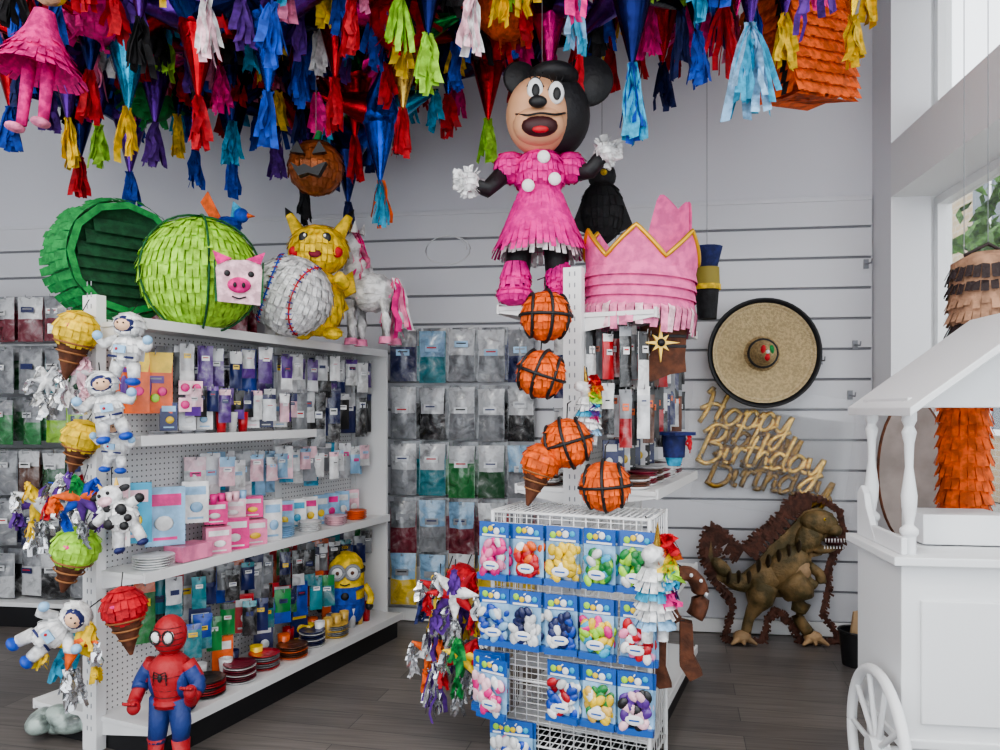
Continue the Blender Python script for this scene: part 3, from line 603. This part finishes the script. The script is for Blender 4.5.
b.lathe([(0,0.03),(.1,.03),(.12,.08),(.12,.34),(.105,.4),(.07,.44),(0,.46)],(0,0,0),Y,20)
b.lathe([(.0,.028),(.105,.028),(.124,.08),(.124,.17)],(0,0,0),ti('blue'),20); b.prism([(-.07,.15),(.07,.15),(.065,.25),(-.065,.25)],-.13,-.1,ti('blue')); b.sph((0,-.13,.2),(.025,.008,.025),BLK,8,6)
b.lathe([(.124,.33),(.126,.33),(.126,.355),(.124,.355)],(0,0,0),BLK,20)
for s in(-1,1):
    b.tube([(s*.047+.042*cos(a),-.122,.345+.042*sin(a)) for a in [2*pi*k/14 for k in range(15)]],.011,pa('grey'),6); b.sph((s*.047,-.115,.345),(.038,.02,.038),pa('white'),12,8); b.sph((s*.045,-.136,.345),.012,pa('brown'),8,6)
    b.tube(smooth_path([(s*.12,0,.24),(s*.16,-.01,.17),(s*.15,-.03,.12)],4),.022,Y,8); b.sph((s*.15,-.03,.11),.026,BLK,8,6)
    b.tube([(s*.11,-.05,.24),(s*.065,-.12,.24)],.01,ti('blue'),6); b.cone((s*.05,0,0),(s*.05,0,.05),.035,.03,ti('blue')); b.sph((s*.05,-.02,.015),(.04,.055,.02),BLK,10,6)
b.tube([(-.03,-.122,.275),(0,-.125,.265),(.03,-.122,.275)],.004,BLK,4)
for k in range(5): b.tube([(0,0,.455),((k-2)*.02,0,.5)],.002,BLK,4)
b.make()
# ---------------- mouse girl doll
q=XY((540-500)/750*3.52,3.52,1.982)
b=B('mouse_girl_character_pinata',T(q,YAW)); H=mat('doll_magenta',(.82,.02,.30),.7,bump=.5,bscale=45,var=.25,vscale=25); K=mat('black_paper',(.012,.012,.014),.55,bump=.4,bscale=40); Sk=mat('face_paint',(.66,.36,.21),.5,var=.1,vscale=5)
for x,y in((-.12,-.03),(.095,0)):
    b.fsph((x,y,.05),.085,H,6,24,sz=.62); b.fringe(.06,.07,.15,.08,H,20,c=(x,y,0)); b.tube([(x*.9,0,.1),(x*.75,0,.34)],[.055,.06],K,12)
    for k in range(3): b.fringe(.05,.07,.2-k*.02,.13-k*.02,H,20,c=(x*.95,y,0))
for k in range(2): b.fringe(.17,.18+.01*k,.32-k*.015,.245-k*.02,ti('white'),40)
b.lathe([(.09,.57),(.11,.5),(.16,.4),(.205,.28),(.17,.29)],(0,0,0),H,30)
for k in range(7): u=k/6; b.fringe(.11+.08*u,.13+.095*u,.52-.2*u,.44-.2*u,H,44)
b.fsph((0,0,.62),.125,H,8,34,sz=.95)
for x,z in((-.06,.53),(.06,.56),(.01,.66)): b.sph((x,-.125,z),(.03,.014,.03),pa('white'),12,6)
for s,e,h in((-1,(-.25,-.06,.53),(-.33,-.08,.56)),(1,(.23,-.05,.62),(.3,-.08,.70))):
    b.fsph((s*.14,0,.65),.075,H,6,22); b.tube([(s*.16,0,.63),e,h],[.045,.038,.034],K,10)
    b.fsph(h,.05,ti('white'),5,16)
    for k in range(60):
        v=Vector((R.gauss(0,1),R.gauss(0,1),R.gauss(0,1))).normalized(); hv=Vector(h); b.ribbon([hv+v*.03,hv+v*.075],Vector((-v.z,v.x,v.y))*.01,ti('white'))
    for k in range(4): b.tube([Vector(h)+Vector((s*.03,0,-.03+k*.02)),Vector(h)+Vector((s*.07,-.02,-.03+k*.025))],[.016,.012],ti('white'),6)
b.tube([(0,0,.7),(0,0,.76)],.05,K,10)
hc=Vector((.01,0,.9))
b.sph(hc+Vector((.05,.04,.01)),(.18,.15,.205),K,28,18)
b.sph(hc+Vector((-.02,-.03,-.02)),(.15,.135,.18),Sk,28,18); b.sph(hc+Vector((-.02,-.1,-.09)),(.12,.09,.09),Sk,24,14)
b.sph(hc+Vector((.05,-.02,.165)),(.12,.12,.06),K,20,12)
b.lathe([(0,-.015),(.115,-.012),(.122,0),(.115,.012),(0,.015)],hc+Vector((.215,.02,.165)),K,28,axis=(0.1,1,0)); b.lathe([(0,-.015),(.075,-.012),(.085,0),(.075,.012),(0,.015)],hc+Vector((-.1,.03,.18)),K,28,axis=(-.2,1,0))
for x,z,s in((-.04,.055,1),(.055,.04,1)):
    b.sph(hc+Vector((x,-.148,z)),(.037,.02,.052),pa('white'),14,10); b.sph(hc+Vector((x+.002,-.164,z-.01)),(.019,.009,.030),BLK,10,8)
    b.tube([hc+Vector((x-.037+.0095*k,-.152,z+.01+.045*sin(pi*k/8))) for k in range(9)],.003,BLK,4)
    for k in range(3): b.tube([hc+Vector((x-.02+.02*k,-.15,z+.048)),hc+Vector((x-.035+.035*k,-.155,z+.075))],.003,BLK,4)
b.sph(hc+Vector((-.03,-.198,-.02)),(.042,.025,.027),BLK,14,8)
dm=mat('mouth_dark',(.04,.004,.006),.5)
b.sph(hc+Vector((-.02,-.158,-.112)),(.083,.04,.05),dm,18,10); b.sph(hc+Vector((-.018,-.186,-.138)),(.038,.014,.017),pa('red'),12,8)
b.tube(smooth_path([hc+Vector(v) for v in [(-.125,-.12,-.045),(-.075,-.185,-.075),(-.018,-.202,-.072),(.045,-.185,-.072),(.098,-.12,-.04)]],4),.005,BLK,5)
b.cord((.01,0,1.08),CEIL-1.982-1.08)
b.make()
# ---------------- crown
q=XY((638-500)/750*3.5,3.5,1.945)
b=B('pink_crown_pinata',T(q,YAW,0,.06)); P=mat('crown_pink',(.82,.14,.36),.7,bump=.5,bscale=45,var=.2,vscale=20); n=120; vs=[]
def ht(a):
    t=(a/(2*pi)*6+.25)%1; tri=1-abs(2*t-1); back=max(0,sin(a)); return .23+.13*tri+back*.06+.27*math.exp(-((a-.85)/.42)**8)
for i in range(n):
    a=2*pi*i/n; h=ht(a); vs+= [(.235*cos(a),.2*sin(a),.06),((.245+.07*h)*cos(a),(.21+.06*h)*sin(a),h)]
b.add(vs,[(2*i,2*((i+1)%n),2*((i+1)%n)+1,2*i+1) for i in range(n)],P,False)
vs2=[(v[0]*.94,v[1]*.94,v[2]-(.004 if i%2 else 0)) for i,v in enumerate(vs)]
b.add(vs2,[(2*i,2*i+1,2*((i+1)%n)+1,2*((i+1)%n)) for i in range(n)],P,False)
b.tube([Vector(vs[2*(i%n)+1]) for i in range(44,126)],.011,mat('gold_trim',(.75,.42,.04),.35,metal=.6),6)
for k in range(4):
    for i in range(60):
        a=2*pi*i/60; a2=2*pi*(i+1)/60; z=.20-k*.045
        b.add([(.25*cos(a),.215*sin(a),z),(.25*cos(a2),.215*sin(a2),z),(.264*cos(a2),.23*sin(a2),z-.055),(.264*cos(a),.23*sin(a),z-.055)],[(0,1,2,3)],P)
for i in range(44):
    a=2*pi*i/44; b.ribbon([(.24*cos(a),.205*sin(a),.07),(.27*cos(a),.235*sin(a),0.0),(.265*cos(a)+R.uniform(-.01,.01),.24*sin(a),-.085+R.uniform(-.02,.02))],Vector((-sin(a),cos(a),0))*.017,ti('lpink' if i%4==0 else 'pink'))
b.make()
b=obj('sheriff_star_pinata',660,343,3.3); pts=[]
for k in range(16):
    a=2*pi*k/16+pi/2; r=(.085 if k%4==0 else .05) if k%2==0 else .022; pts.append((r*cos(a),r*sin(a)))
b.prism(pts,-.02,.0,mat('star_yellow',(.9,.6,.12),.4)); b.lathe([(0,-.0),(.018,-.012),(0,-.014)],(0,-.015,0),BLK,10,axis=(0,1,0)); b.tube([(0,0,.05),(0,.03,.1)],.002,BLK,4); b.make()
b=B('brown_boot_pinata',T(W(672,352,3.42),YAW+.2,0,0,1.15))
b.prism([(-.12,.1),(.05,.1),(.04,-.02),(.045,-.08),(-.02,-.09),(-.1,-.12),(-.14,-.1),(-.12,-.04),(-.10,-.0)],-.035,.035,ti('brown')) 
for z in(.02,.06): b.box((-.03,0,z),(.15,.074,.012),BLK)
b.tube([(0,0,.1),(-.05,.05,.18)],.0025,BLK,4); b.make(.01)
def mini(px,py,d,h=.16,yaw=0):
    b=obj('rainbow_unicorn_pinata',px,py,d,yaw); w=ti('white'); s=h/.16
    b.L=Matrix.Scale(s,4)
    cols=['red','orange','yellow','lime','cyan','purple','hot']
    for k,c in enumerate(['white','white','cyan','white','white','lblue']): b.fringe(.035,.05,.06-k*.024,.03-k*.024,ti(c),16)
    b.cone((0,0,.06),(0,0,-.08),.035,.04,w); b.tube([(0,0,.05),(-.01,-.02,.1),(-.045,-.05,.1)],[.03,.028,.02],w,8); b.cone((-.01,-.03,.12),(-.02,-.05,.18),.01,.001,fo('gold'))
    for k in range(7): b.tassel((.018,-.03,.145-.022*k),.05,[ti(cols[k])],12,.035,.012)
    for x in(-.022,.022): b.cone((x,0,-.08),(x,0,-.13),.016,.014,w)
    b.sph((-.03,-.055,.105),.005,BLK,6,5)
    b.tube([(0,0,.12),(0,.05,.18)],.002,BLK,4); b.make()
mini(588,412,3.15,.17); mini(655,590,2.85,.24,.3)
b=obj('brown_horseshoe_pinata',684,598,3.0,.3)
b.tube([(.075*cos(a),0,.1*sin(a)) for a in [-.9+ (pi+1.8)*k/18 for k in range(19)]],.03,ti('brown'),8,flat=1.5); b.tube([(0,0,.12),(-.05,.1,.16)],.003,BLK,4)
for k in range(5):
    a=.2+k*.65; b.sph((.075*cos(a),-.045,.1*sin(a)),.008,pa('silver'),6,5)
b.make()
b=obj('brown_boot_pinata',672,655,3.0,-.2)
b.prism([(-.07,.12),(-.02,.12),(-.025,-.05),(.0,-.12),(-.05,-.13),(-.08,-.1)],-.03,.03,ti('brown')); b.prism([(.03,.14),(.08,.13),(.085,.0),(.12,-.07),(.07,-.1),(.03,-.04)],-.01,.05,ti('brown')); b.box((-.045,0,.1),(.055,.065,.015),mat('tan',(.35,.17,.07),.7)); b.tube([(0,0,.13),(0,.05,.2)],.003,BLK,4); b.tube([(-.05,0,.12),(0,.0,.14),(.05,0,.14)],.003,BLK,4)
b.make(.008)
b=obj('graduation_hat_pinata',674,440,3.5); b.cone((0,0,-.08),(0,0,.02),.05,.055,ti('navy')); b.box((0,0,.03),(.14,.14,.015),ti('navy'),Matrix.Rotation(.6,3,'Z')); b.tassel((.06,-.03,.03),.09,[ti('red')],6,.02,.006); b.cone((0,0,-.12),(0,0,-.07),.03,.045,ti('cyan')); b.make()

# ---------------- wall items
def onwall(px,py,off=.06):
    a=W(px,py,1); k=(YB-off)/a.y; return Vector((a.x*k,YB-off,CZ+(a.z-CZ)*k))
straw=mat('straw',(.60,.48,.29),.95,bump=1,bscale=120,var=.15,vscale=60); straw2=mat('straw_dark',(.54,.42,.24),.95,bump=1,bscale=120,var=.2,vscale=60); straw3=mat('straw_shade',(.40,.29,.15),.95,bump=1,bscale=120,var=.3,vscale=60)
c=onwall(761,354,.14)
b=B('sombrero_hat',T(c,0,.0))
b.lathe([(0,.20),(.03,.195),(.05,.18),(.07,.12),(.09,.05),(.125,.02)],(0,0,0),straw3,36,axis=(0,-1,0))
k=.12
zz=lambda r:.02+(r-.12)**2*2.0
while k<.32:
    b.lathe([(k,zz(k)),(k+.005,zz(k)+.003),(k+.01,zz(k+.01))],(0,0,0),straw if int(k*100)%2 else straw2,64,axis=(0,-1,0)); k+=.01
b.lathe([(.32,.085),(.338,.11),(.35,.115),(.352,.10),(.335,.08)],(0,0,0),BLK,48,axis=(0,-1,0))
b.lathe([(.0,.0),(.345,.09)],(0,0,0),straw2,40,axis=(0,-1,0))
b.tube([(.088*cos(a),-.06,.088*sin(a)) for a in [2*pi*j/24 for j in range(25)]],.011,BLK,6)
for k in range(3): a=2*pi*k/3+.5; b.sph((.028*cos(a),-.19,.028*sin(a)),(.018,.01,.03),ti('red' if k else 'green'),8,6)
b.sph((0,-.2,0),.012,pa('white'),8,6)
b.tube([(0,0,.0),(0,.13,.02)],.008,pa('grey'),6)
b.make()
GL={'H':([[(0,.85),(.12,1.0),(.16,.5),(.05,0)],[(.58,1.05),(.5,.5),(.46,.08),(.62,.0)],[(-.05,.4),(.25,.58),(.6,.5)]],.66),
'a':([[(.4,.4),(.2,.48),(.05,.25),(.15,.02),(.35,.15),(.42,.45),(.4,.1),(.55,.05)]],.5),
'p':([[(.02,.35),(.09,.5),(.08,.1),(.0,-.5)],[(.06,.25),(.2,.5),(.38,.4),(.35,.1),(.2,0),(.08,.08)],[(.3,.04),(.5,.15)]],.46),
'y':([[(.03,.48),(.08,.1),(.25,.05),(.38,.45)],[(.4,.48),(.35,-.1),(.2,-.5),(.02,-.4),(.15,-.15),(.5,.05)]],.48),
'B':([[(.14,.95),(.1,.4),(.08,0)],[(-.05,.78),(.2,1.05),(.52,.95),(.45,.65),(.18,.55),(.52,.48),(.56,.15),(.3,-.05),(.0,.05)]],.66),
'i':([[(0,.2),(.08,.48),(.06,.1),(.2,.04)],[(.1,.68),(.13,.74)]],.22),'r':([[(.0,.3),(.1,.52),(.1,.02)],[(.1,.3),(.2,.48),(.35,.42)]],.34),
't':([[(.17,.9),(.1,.1),(.28,.04)],[(-.05,.52),(.3,.56)]],.28),'h':([[(.14,1.0),(.06,0)],[(.06,.2),(.2,.45),(.33,.38),(.32,.08),(.45,.05)]],.42),
'd':([[(.38,.4),(.18,.48),(.04,.25),(.14,.02),(.34,.12)],[(.44,1.0),(.38,.1),(.52,.04)]],.5)}
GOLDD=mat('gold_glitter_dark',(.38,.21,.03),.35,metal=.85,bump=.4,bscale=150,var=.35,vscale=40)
def script(b,txt,x,z,s,y,m,r):
    for ch in txt:
        st,w=GL[ch]
        for k in st:
            P=smooth_path([(x+(u+.22*v)*s,y,z+v*s) for u,v in k],4)
            b.tube(P,s*r,m,6,1.0)
        x+=w*s*.98
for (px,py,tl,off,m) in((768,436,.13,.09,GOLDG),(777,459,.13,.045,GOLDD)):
    c=onwall(px,py,off); b=B('happy_birthday_banner',T(c,0)@Matrix.Rotation(tl,4,'Y'))
    script(b,'Happy',-.46,.03,.235,-.0,m,.075); script(b,'Birthday',-.44,-.22,.24,-.008,m,.075)
    b.box((0,-.03 if m is GOLDG else .01,-.03),(1.04,.003,.66),CLEAR2); b.make()
b=B('slatwall_hooks',T((0,YB-.03,0),0))
for px,py in((866,264),(855,345),(820,360),(700,455),(850,395)):
    p_=onwall(px,py,.03); b.tube([(p_.x,0,p_.z),(p_.x,-.1,p_.z-.01),(p_.x,-.11,p_.z+.015)],.005,pa('grey'),6); b.box((p_.x,-.003,p_.z),(.03,.01,.06),pa('grey'))
b.make()
b=B('loose_wire_coil',T(onwall(447,250,.03),0)); b.tube([( .14*cos(a)*(1+.03*a),-.0,.1*sin(a)) for a in [k*.4 for k in range(22)]],.0035,pa('white'),5); b.tube([(.0,.03,.1),(.0,-.01,.1)],.004,pa('white'),5); b.make()
# ---------------- dinosaur cutout
dq=onwall(775,657,.2); ds=4.78/750
b=B('dinosaur_cutout_pinata',T(Vector((dq.x,dq.y,.0)),.1,-.06)); zb=658
def DP(l): return [((x-775)*ds,(zb-y)*ds) for x,y in l]
outl=[(706,572),(705,552),(712,543),(723,545),(731,557),(745,565),(757,552),(772,540),(784,530),(792,515),(806,511),(825,514),(840,524),(845,540),(842,558),(834,568),(828,585),(829,602),(826,615),(822,628),(834,645),(838,656),(800,658),(796,645),(786,632),(776,624),(768,632),(766,645),(762,656),(724,655),(728,640),(733,625),(731,612),(718,600)]
bf=mat('brown_fringe',(.085,.03,.018),.8,bump=.5,var=.4,vscale=30)
O=[Vector((x,0,z)) for x,z in DP(outl)]; O.append(O[0])
for i in range(len(O)-1):
    a,c_=O[i],O[i+1]; b.tube([a,c_],.013,bf,6)
    m_=max(2,int((c_-a).length/.007))
    for k in range(m_):
        p_=a.lerp(c_,k/m_); dr=(c_-a).normalized(); nn=Vector((-dr.z,0,dr.x)); top=p_.z>.4 and p_.x<.25
        l=R.uniform(.012,.035)+(R.uniform(.0,.02) if top else 0); l2=-R.uniform(.01,.03) if not top else -R.uniform(.05,.12)
        b.ribbon([p_+nn*l2+Vector((0,-.012,0)),p_+Vector((0,-.022,0)),p_+nn*l+Vector((0,R.uniform(-.03,.01),-.01))],dr*.007,bf)
dg=mat('dino_skin',(.20,.125,.05),.65,bump=.7,bscale=70,col2=(.075,.055,.018),vscale=12); dl=mat('dino_belly',(.36,.23,.12),.65,bump=.5,bscale=60,var=.3)
b.prism(DP([(712,556),(714,574),(726,590),(742,590),(758,578),(770,562),(784,550),(796,538),(806,526),(820,522),(834,528),(840,542),(836,554),(826,556),(816,556),(828,562),(822,570),(812,572),(812,586),(802,602),(786,612),(768,612),(750,608),(732,604),(716,594),(708,576)]),-.02,.01,dg)
def el(x,y,rx,ry,m,ang=0,th=.03,yy=-.02): 
    b.sph(((x-775)*ds,yy,(zb-y)*ds),(rx*ds,th,ry*ds),m,18,10,rot=Matrix.Rotation(ang,3,'Y'))
el(788,582,25,18,dg,-.7,.06); el(766,594,20,16,dg,0,.05); el(799,588,11,15,dl,.5,.055,-.03); el(820,537,19,12,dg,.15,.06,-.03); el(810,552,13,18,dg,.5,.05); el(742,598,20,9,dg,.2,.04); el(833,544,9,7,dg,.3,.06,-.03); el(722,583,13,7,dg,.8,.035)
def leg(l,r,m): b.tube(smooth_path([((x-775)*ds,-.04,(zb-y)*ds) for x,y in l],4),[ra*ds for ra in r],m,10)
leg([(786,592),(800,612),(796,630),(806,646)],[16]*4+[12,9,8,7]+[6,6,6,6,6],dg); leg([(764,598),(756,618),(748,632),(744,648)],[14]*4+[11,8,7,6]+[5,5,5,5,5],dg)
for cx in(810,740):
    for k in(-9,0,9): b.cone(((cx-775)*ds,-.05,.06),((cx+k*1.4-775)*ds,-.10,.012),.034,.008,dl,8)
    b.sph(((cx-775)*ds,-.05,.05),(.06,.05,.04),dl,10,8)
leg([(808,580),(818,588),(820,597)],[5]*9,dg); leg([(800,582),(806,594),(814,600)],[5]*9,dg)
el(833,556,9,5,dm,.1,.06,-.035); el(824,564,12,4,dg,-.1,.05,-.03)
for k in range(7):
    x=822+k*3; b.cone(((x-775)*ds,-.095,(zb-552)*ds),((x-775)*ds,-.095,(zb-556)*ds),.005,.001,pa('white'),6); b.cone(((x-1-775)*ds,-.09,(zb-562)*ds),((x-1-775)*ds,-.09,(zb-559)*ds),.004,.001,pa('white'),6)
b.sph(((822-775)*ds,-.09,(zb-533)*ds),.009,pa('yellow'),8,6); b.sph(((822-775)*ds,-.1,(zb-533)*ds),.005,BLK,6,5)
for k in range(8): el(728+k*10,596-k*5 if k>2 else 592,2,7,mat('dino_stripe',(.04,.025,.01),.7),.2,.055,-.03)
b.make()

# ---------------- cart
cw=mat('cart_white_paint',(.76,.77,.78),.45,bump=.03,bscale=100)
b=B('candy_cart',T((0,0,0),0)); x0,x1,y0,y1=1.02,1.90,2.72,3.16
b.box(((x0+x1)/2,(y0+y1)/2,.66),(x1-x0,y1-y0,.62),cw)
b.box(((x0+x1)/2,(y0+y1)/2,.985),(x1-x0+.07,y1-y0+.07,.03),cw); b.box(((x0+x1)/2,(y0+y1)/2,.36),(x1-x0+.02,y1-y0+.02,.03),cw)
b.box(((x0+x1)/2,y0-.006,.64),(x1-x0-.12,.012,.42),cw); b.box(((x0+x1)/2,y0-.014,.87),(.02,.02,.02),pa('grey'))
for x in(x0+.04,x1-.04):
    for y in(y0+.04,y1-.04):
        pr=[(.022,1.0),(.022,1.06),(.03,1.07),(.03,1.085),(.014,1.1),(.024,1.16),(.026,1.2),(.013,1.3),(.016,1.38),(.024,1.42),(.015,1.44),(.024,1.46),(.024,1.53)]
        b.lathe(pr,(x,y,0),cw,14)
for x in(x0+.01,x1-.01):
    b.box((x,(y0+y1)/2,1.03),(.02,y1-y0,.06),cw)
    b.L=Matrix.Translation((x,0,0))@Matrix.Rotation(pi/2,4,'Z'); b.prism([(y1-.0,1.0),(y1,1.17),(y1-.04,1.2),(y1-.08,1.17),(y1-.1,1.12),(y1-.15,1.06),(y1-.19,1.02),(y1-.19,1.0)],-.012,.012,cw); b.L=Matrix.Identity(4)
xm=1.48; hw=.47; yr0,yr1=2.62,3.25; ze=1.505; za=1.86
for s in(-1,1):
    b.L=Matrix.Translation((xm,0,0))
    b.prism([(s*(hw),ze),(0,za),(0,za-.03),(s*(hw),ze-.03)],yr0,yr1,cw); b.L=Matrix.Identity(4)
for y in(y0+.03,y1-.03):
    b.L=Matrix.Translation((xm,y,0)); b.prism([(-hw+.03,ze),(hw-.03,ze),(hw-.03,ze+.01),(0,za-.03),(-hw+.03,ze+.01)],-.01,.01,cw); b.L=Matrix.Identity(4)
b.box((x0+.04,(y0+y1)/2,1.52),(.04,y1-y0,.04),cw); b.box((x1-.04,(y0+y1)/2,1.52),(.04,y1-y0,.04),cw)
for xw in(x0-.05,):
    yc,zc,rw=2.80,.30,.29
    b.tube([(xw,yc+rw*.93*cos(a),zc+rw*.93*sin(a)) for a in [2*pi*k/40 for k in range(41)]],.02,cw,8)
    b.cone((xw-.03,yc,zc),(xw+.03,yc,zc),.045,.045,cw,16)
    for k in range(10): a=2*pi*k/10; b.tube([(xw,yc,zc),(xw,yc+rw*.92*cos(a),zc+rw*.92*sin(a))],.011,cw,6)
b.tube([(x0-.06,2.8,.3),(x1-.02,2.8,.3)],.015,cw,8)
for x in(x1-.05,x0+.05): b.box((x,y1-.05,.18),(.05,.05,.36),cw)
b.box((x1-.05,y0+.05,.18),(.05,.05,.36),cw)
b.box((x0+.3,(y0+y1)/2+.08,1.06),(.3,.2,.11),cw)
b.make(.004)
# ---------------- things by the window
b=obj('oval_board',912,472,3.75,-.3); b.prism([(.15*cos(a),.36*sin(a)) for a in [2*pi*k/36 for k in range(36)]],-.012,.012,mat('grey_board',(.30,.26,.24),.7,var=.2,vscale=6)); b.tube([(.15*cos(a),0,.36*sin(a)) for a in [2*pi*k/36 for k in range(37)]],.012,ti('brown'),6)
zo=W(912,472,3.75).z; b.box((0,.04,-zo/2),(.03,.03,zo),ti('brown')); b.box((0,.04,-zo+.015),(.25,.25,.03),ti('brown')); b.make()
b=obj('orange_fringe_pinata',964,445,3.3)
b.lathe([(.0,.3),(.07,.28),(.1,0),(.09,-.27),(0,-.28)],(0,0,0),ti('orange'),14)
for k in range(10): b.fringe(.085,.11,.29-k*.058,.21-k*.058,ti('orange'),22)
b.cord((0,0,.3),CEIL-W(964,445,3.3).z-.3); b.make()
b=obj('fringed_costume_pinata',988,300,3.2)
dh=mat('dark_hair',(.035,.022,.022),.7,bump=.6); tp=mat('tan_paper',(.42,.24,.15),.8,bump=.4,var=.3,vscale=20)
b.lathe([(0,.2),(.07,.2),(.14,.16),(.15,.0),(.13,-.3),(0,-.31)],(0,0,0),tp,18)
for k in range(8): b.fringe(.13,.16,.16-k*.06,.08-k*.06,dh if k in(0,1,4) else (tp if k<5 else mat('grey_tissue',(.18,.19,.21),.8)),30)
b.tassel((0,-.02,.2),.16,[dh],40,.15,.012)
b.tube([(-.1,0,.19),(0,0,.24),(.1,0,.19)],.008,dh,6)
b.cord((0,0,.24),CEIL-W(988,300,3.2).z-.24); b.make()
# floor stuff
b=B('black_waste_bin',T(XY((857-500)/750*4.4,4.4,0),YAW)); b.cone((0,0,0),(0,0,.2),.08,.1,BLK,16,caps=False); b.lathe([(0,.01),(.08,.01)],(0,0,0),BLK,16)
b.tube([(.1*cos(2*pi*k/16),.1*sin(2*pi*k/16),.2) for k in range(17)],.008,BLK,6); b.prism([(-.05,.1),(.06,.12),(.08,.33),(-.02,.31)],-.01,.01,mat('cardboard',(.45,.3,.17),.8)); b.make()
b=B('plastic_merchandise_bag',T(XY((70-500)/750*3.45,3.45,.0),YAW)); bg=mat('bag_film',(.30,.36,.33),.3,bump=1,bscale=18,var=.7,vscale=14,coat=.4)
for k in range(9): b.sph((R.uniform(-.15,.15),R.uniform(-.05,.05),.05+R.uniform(0,.05)),(R.uniform(.06,.11),.07,.05),bg,14,10,rot=Matrix.Rotation(R.uniform(-.5,.5),3,'Y'))
b.tube([(0,0,.1),(.02,0,.16)],[.05,.03],bg,8); b.make()

# ---------------- added fill lamps with made-up ceiling panels, out of view
for x,y in((-3,1.0),(-1,.3),(1,1.0),(-2,-.6)):
    b=B('added_fill_panel',T((x,y,CEIL-.03),0)); b.box((0,0,0),(1.2,.3,.05),frm); b.box((0,0,-.027),(1.1,.24,.005),mat('added_panel_glow',(1,1,1),.5,emit=3)); b.make()
    l=bpy.data.lights.new('added_fill_lamp','AREA'); l.shape='RECTANGLE'; l.size=1.1; l.size_y=.25; l.energy=35; l.color=(1,.95,.88)
    o=bpy.data.objects.new('added_fill_lamp',l); o.location=(x,y,CEIL-.08); bpy.context.scene.collection.objects.link(o)
w=bpy.data.worlds.new('World'); bpy.context.scene.world=w; w.use_nodes=True
bgn=w.node_tree.nodes['Background']; bgn.inputs['Color'].default_value=(.9,.95,1,1); bgn.inputs['Strength'].default_value=2.4
# ---------------- camera
cam=bpy.data.cameras.new('camera'); cam.sensor_width=36; cam.lens=27; cam.shift_y=(HOR-375)/1000
co=bpy.data.objects.new('camera',cam); co.location=(0,0,CZ); co.rotation_euler=(pi/2,0,YAW); bpy.context.scene.collection.objects.link(co)
bpy.context.scene.camera=co
try:
    vs_=bpy.context.scene.view_settings; vs_.view_transform='AgX'; vs_.look='AgX - Medium High Contrast'; vs_.exposure=.15
except Exception as e: print(e)
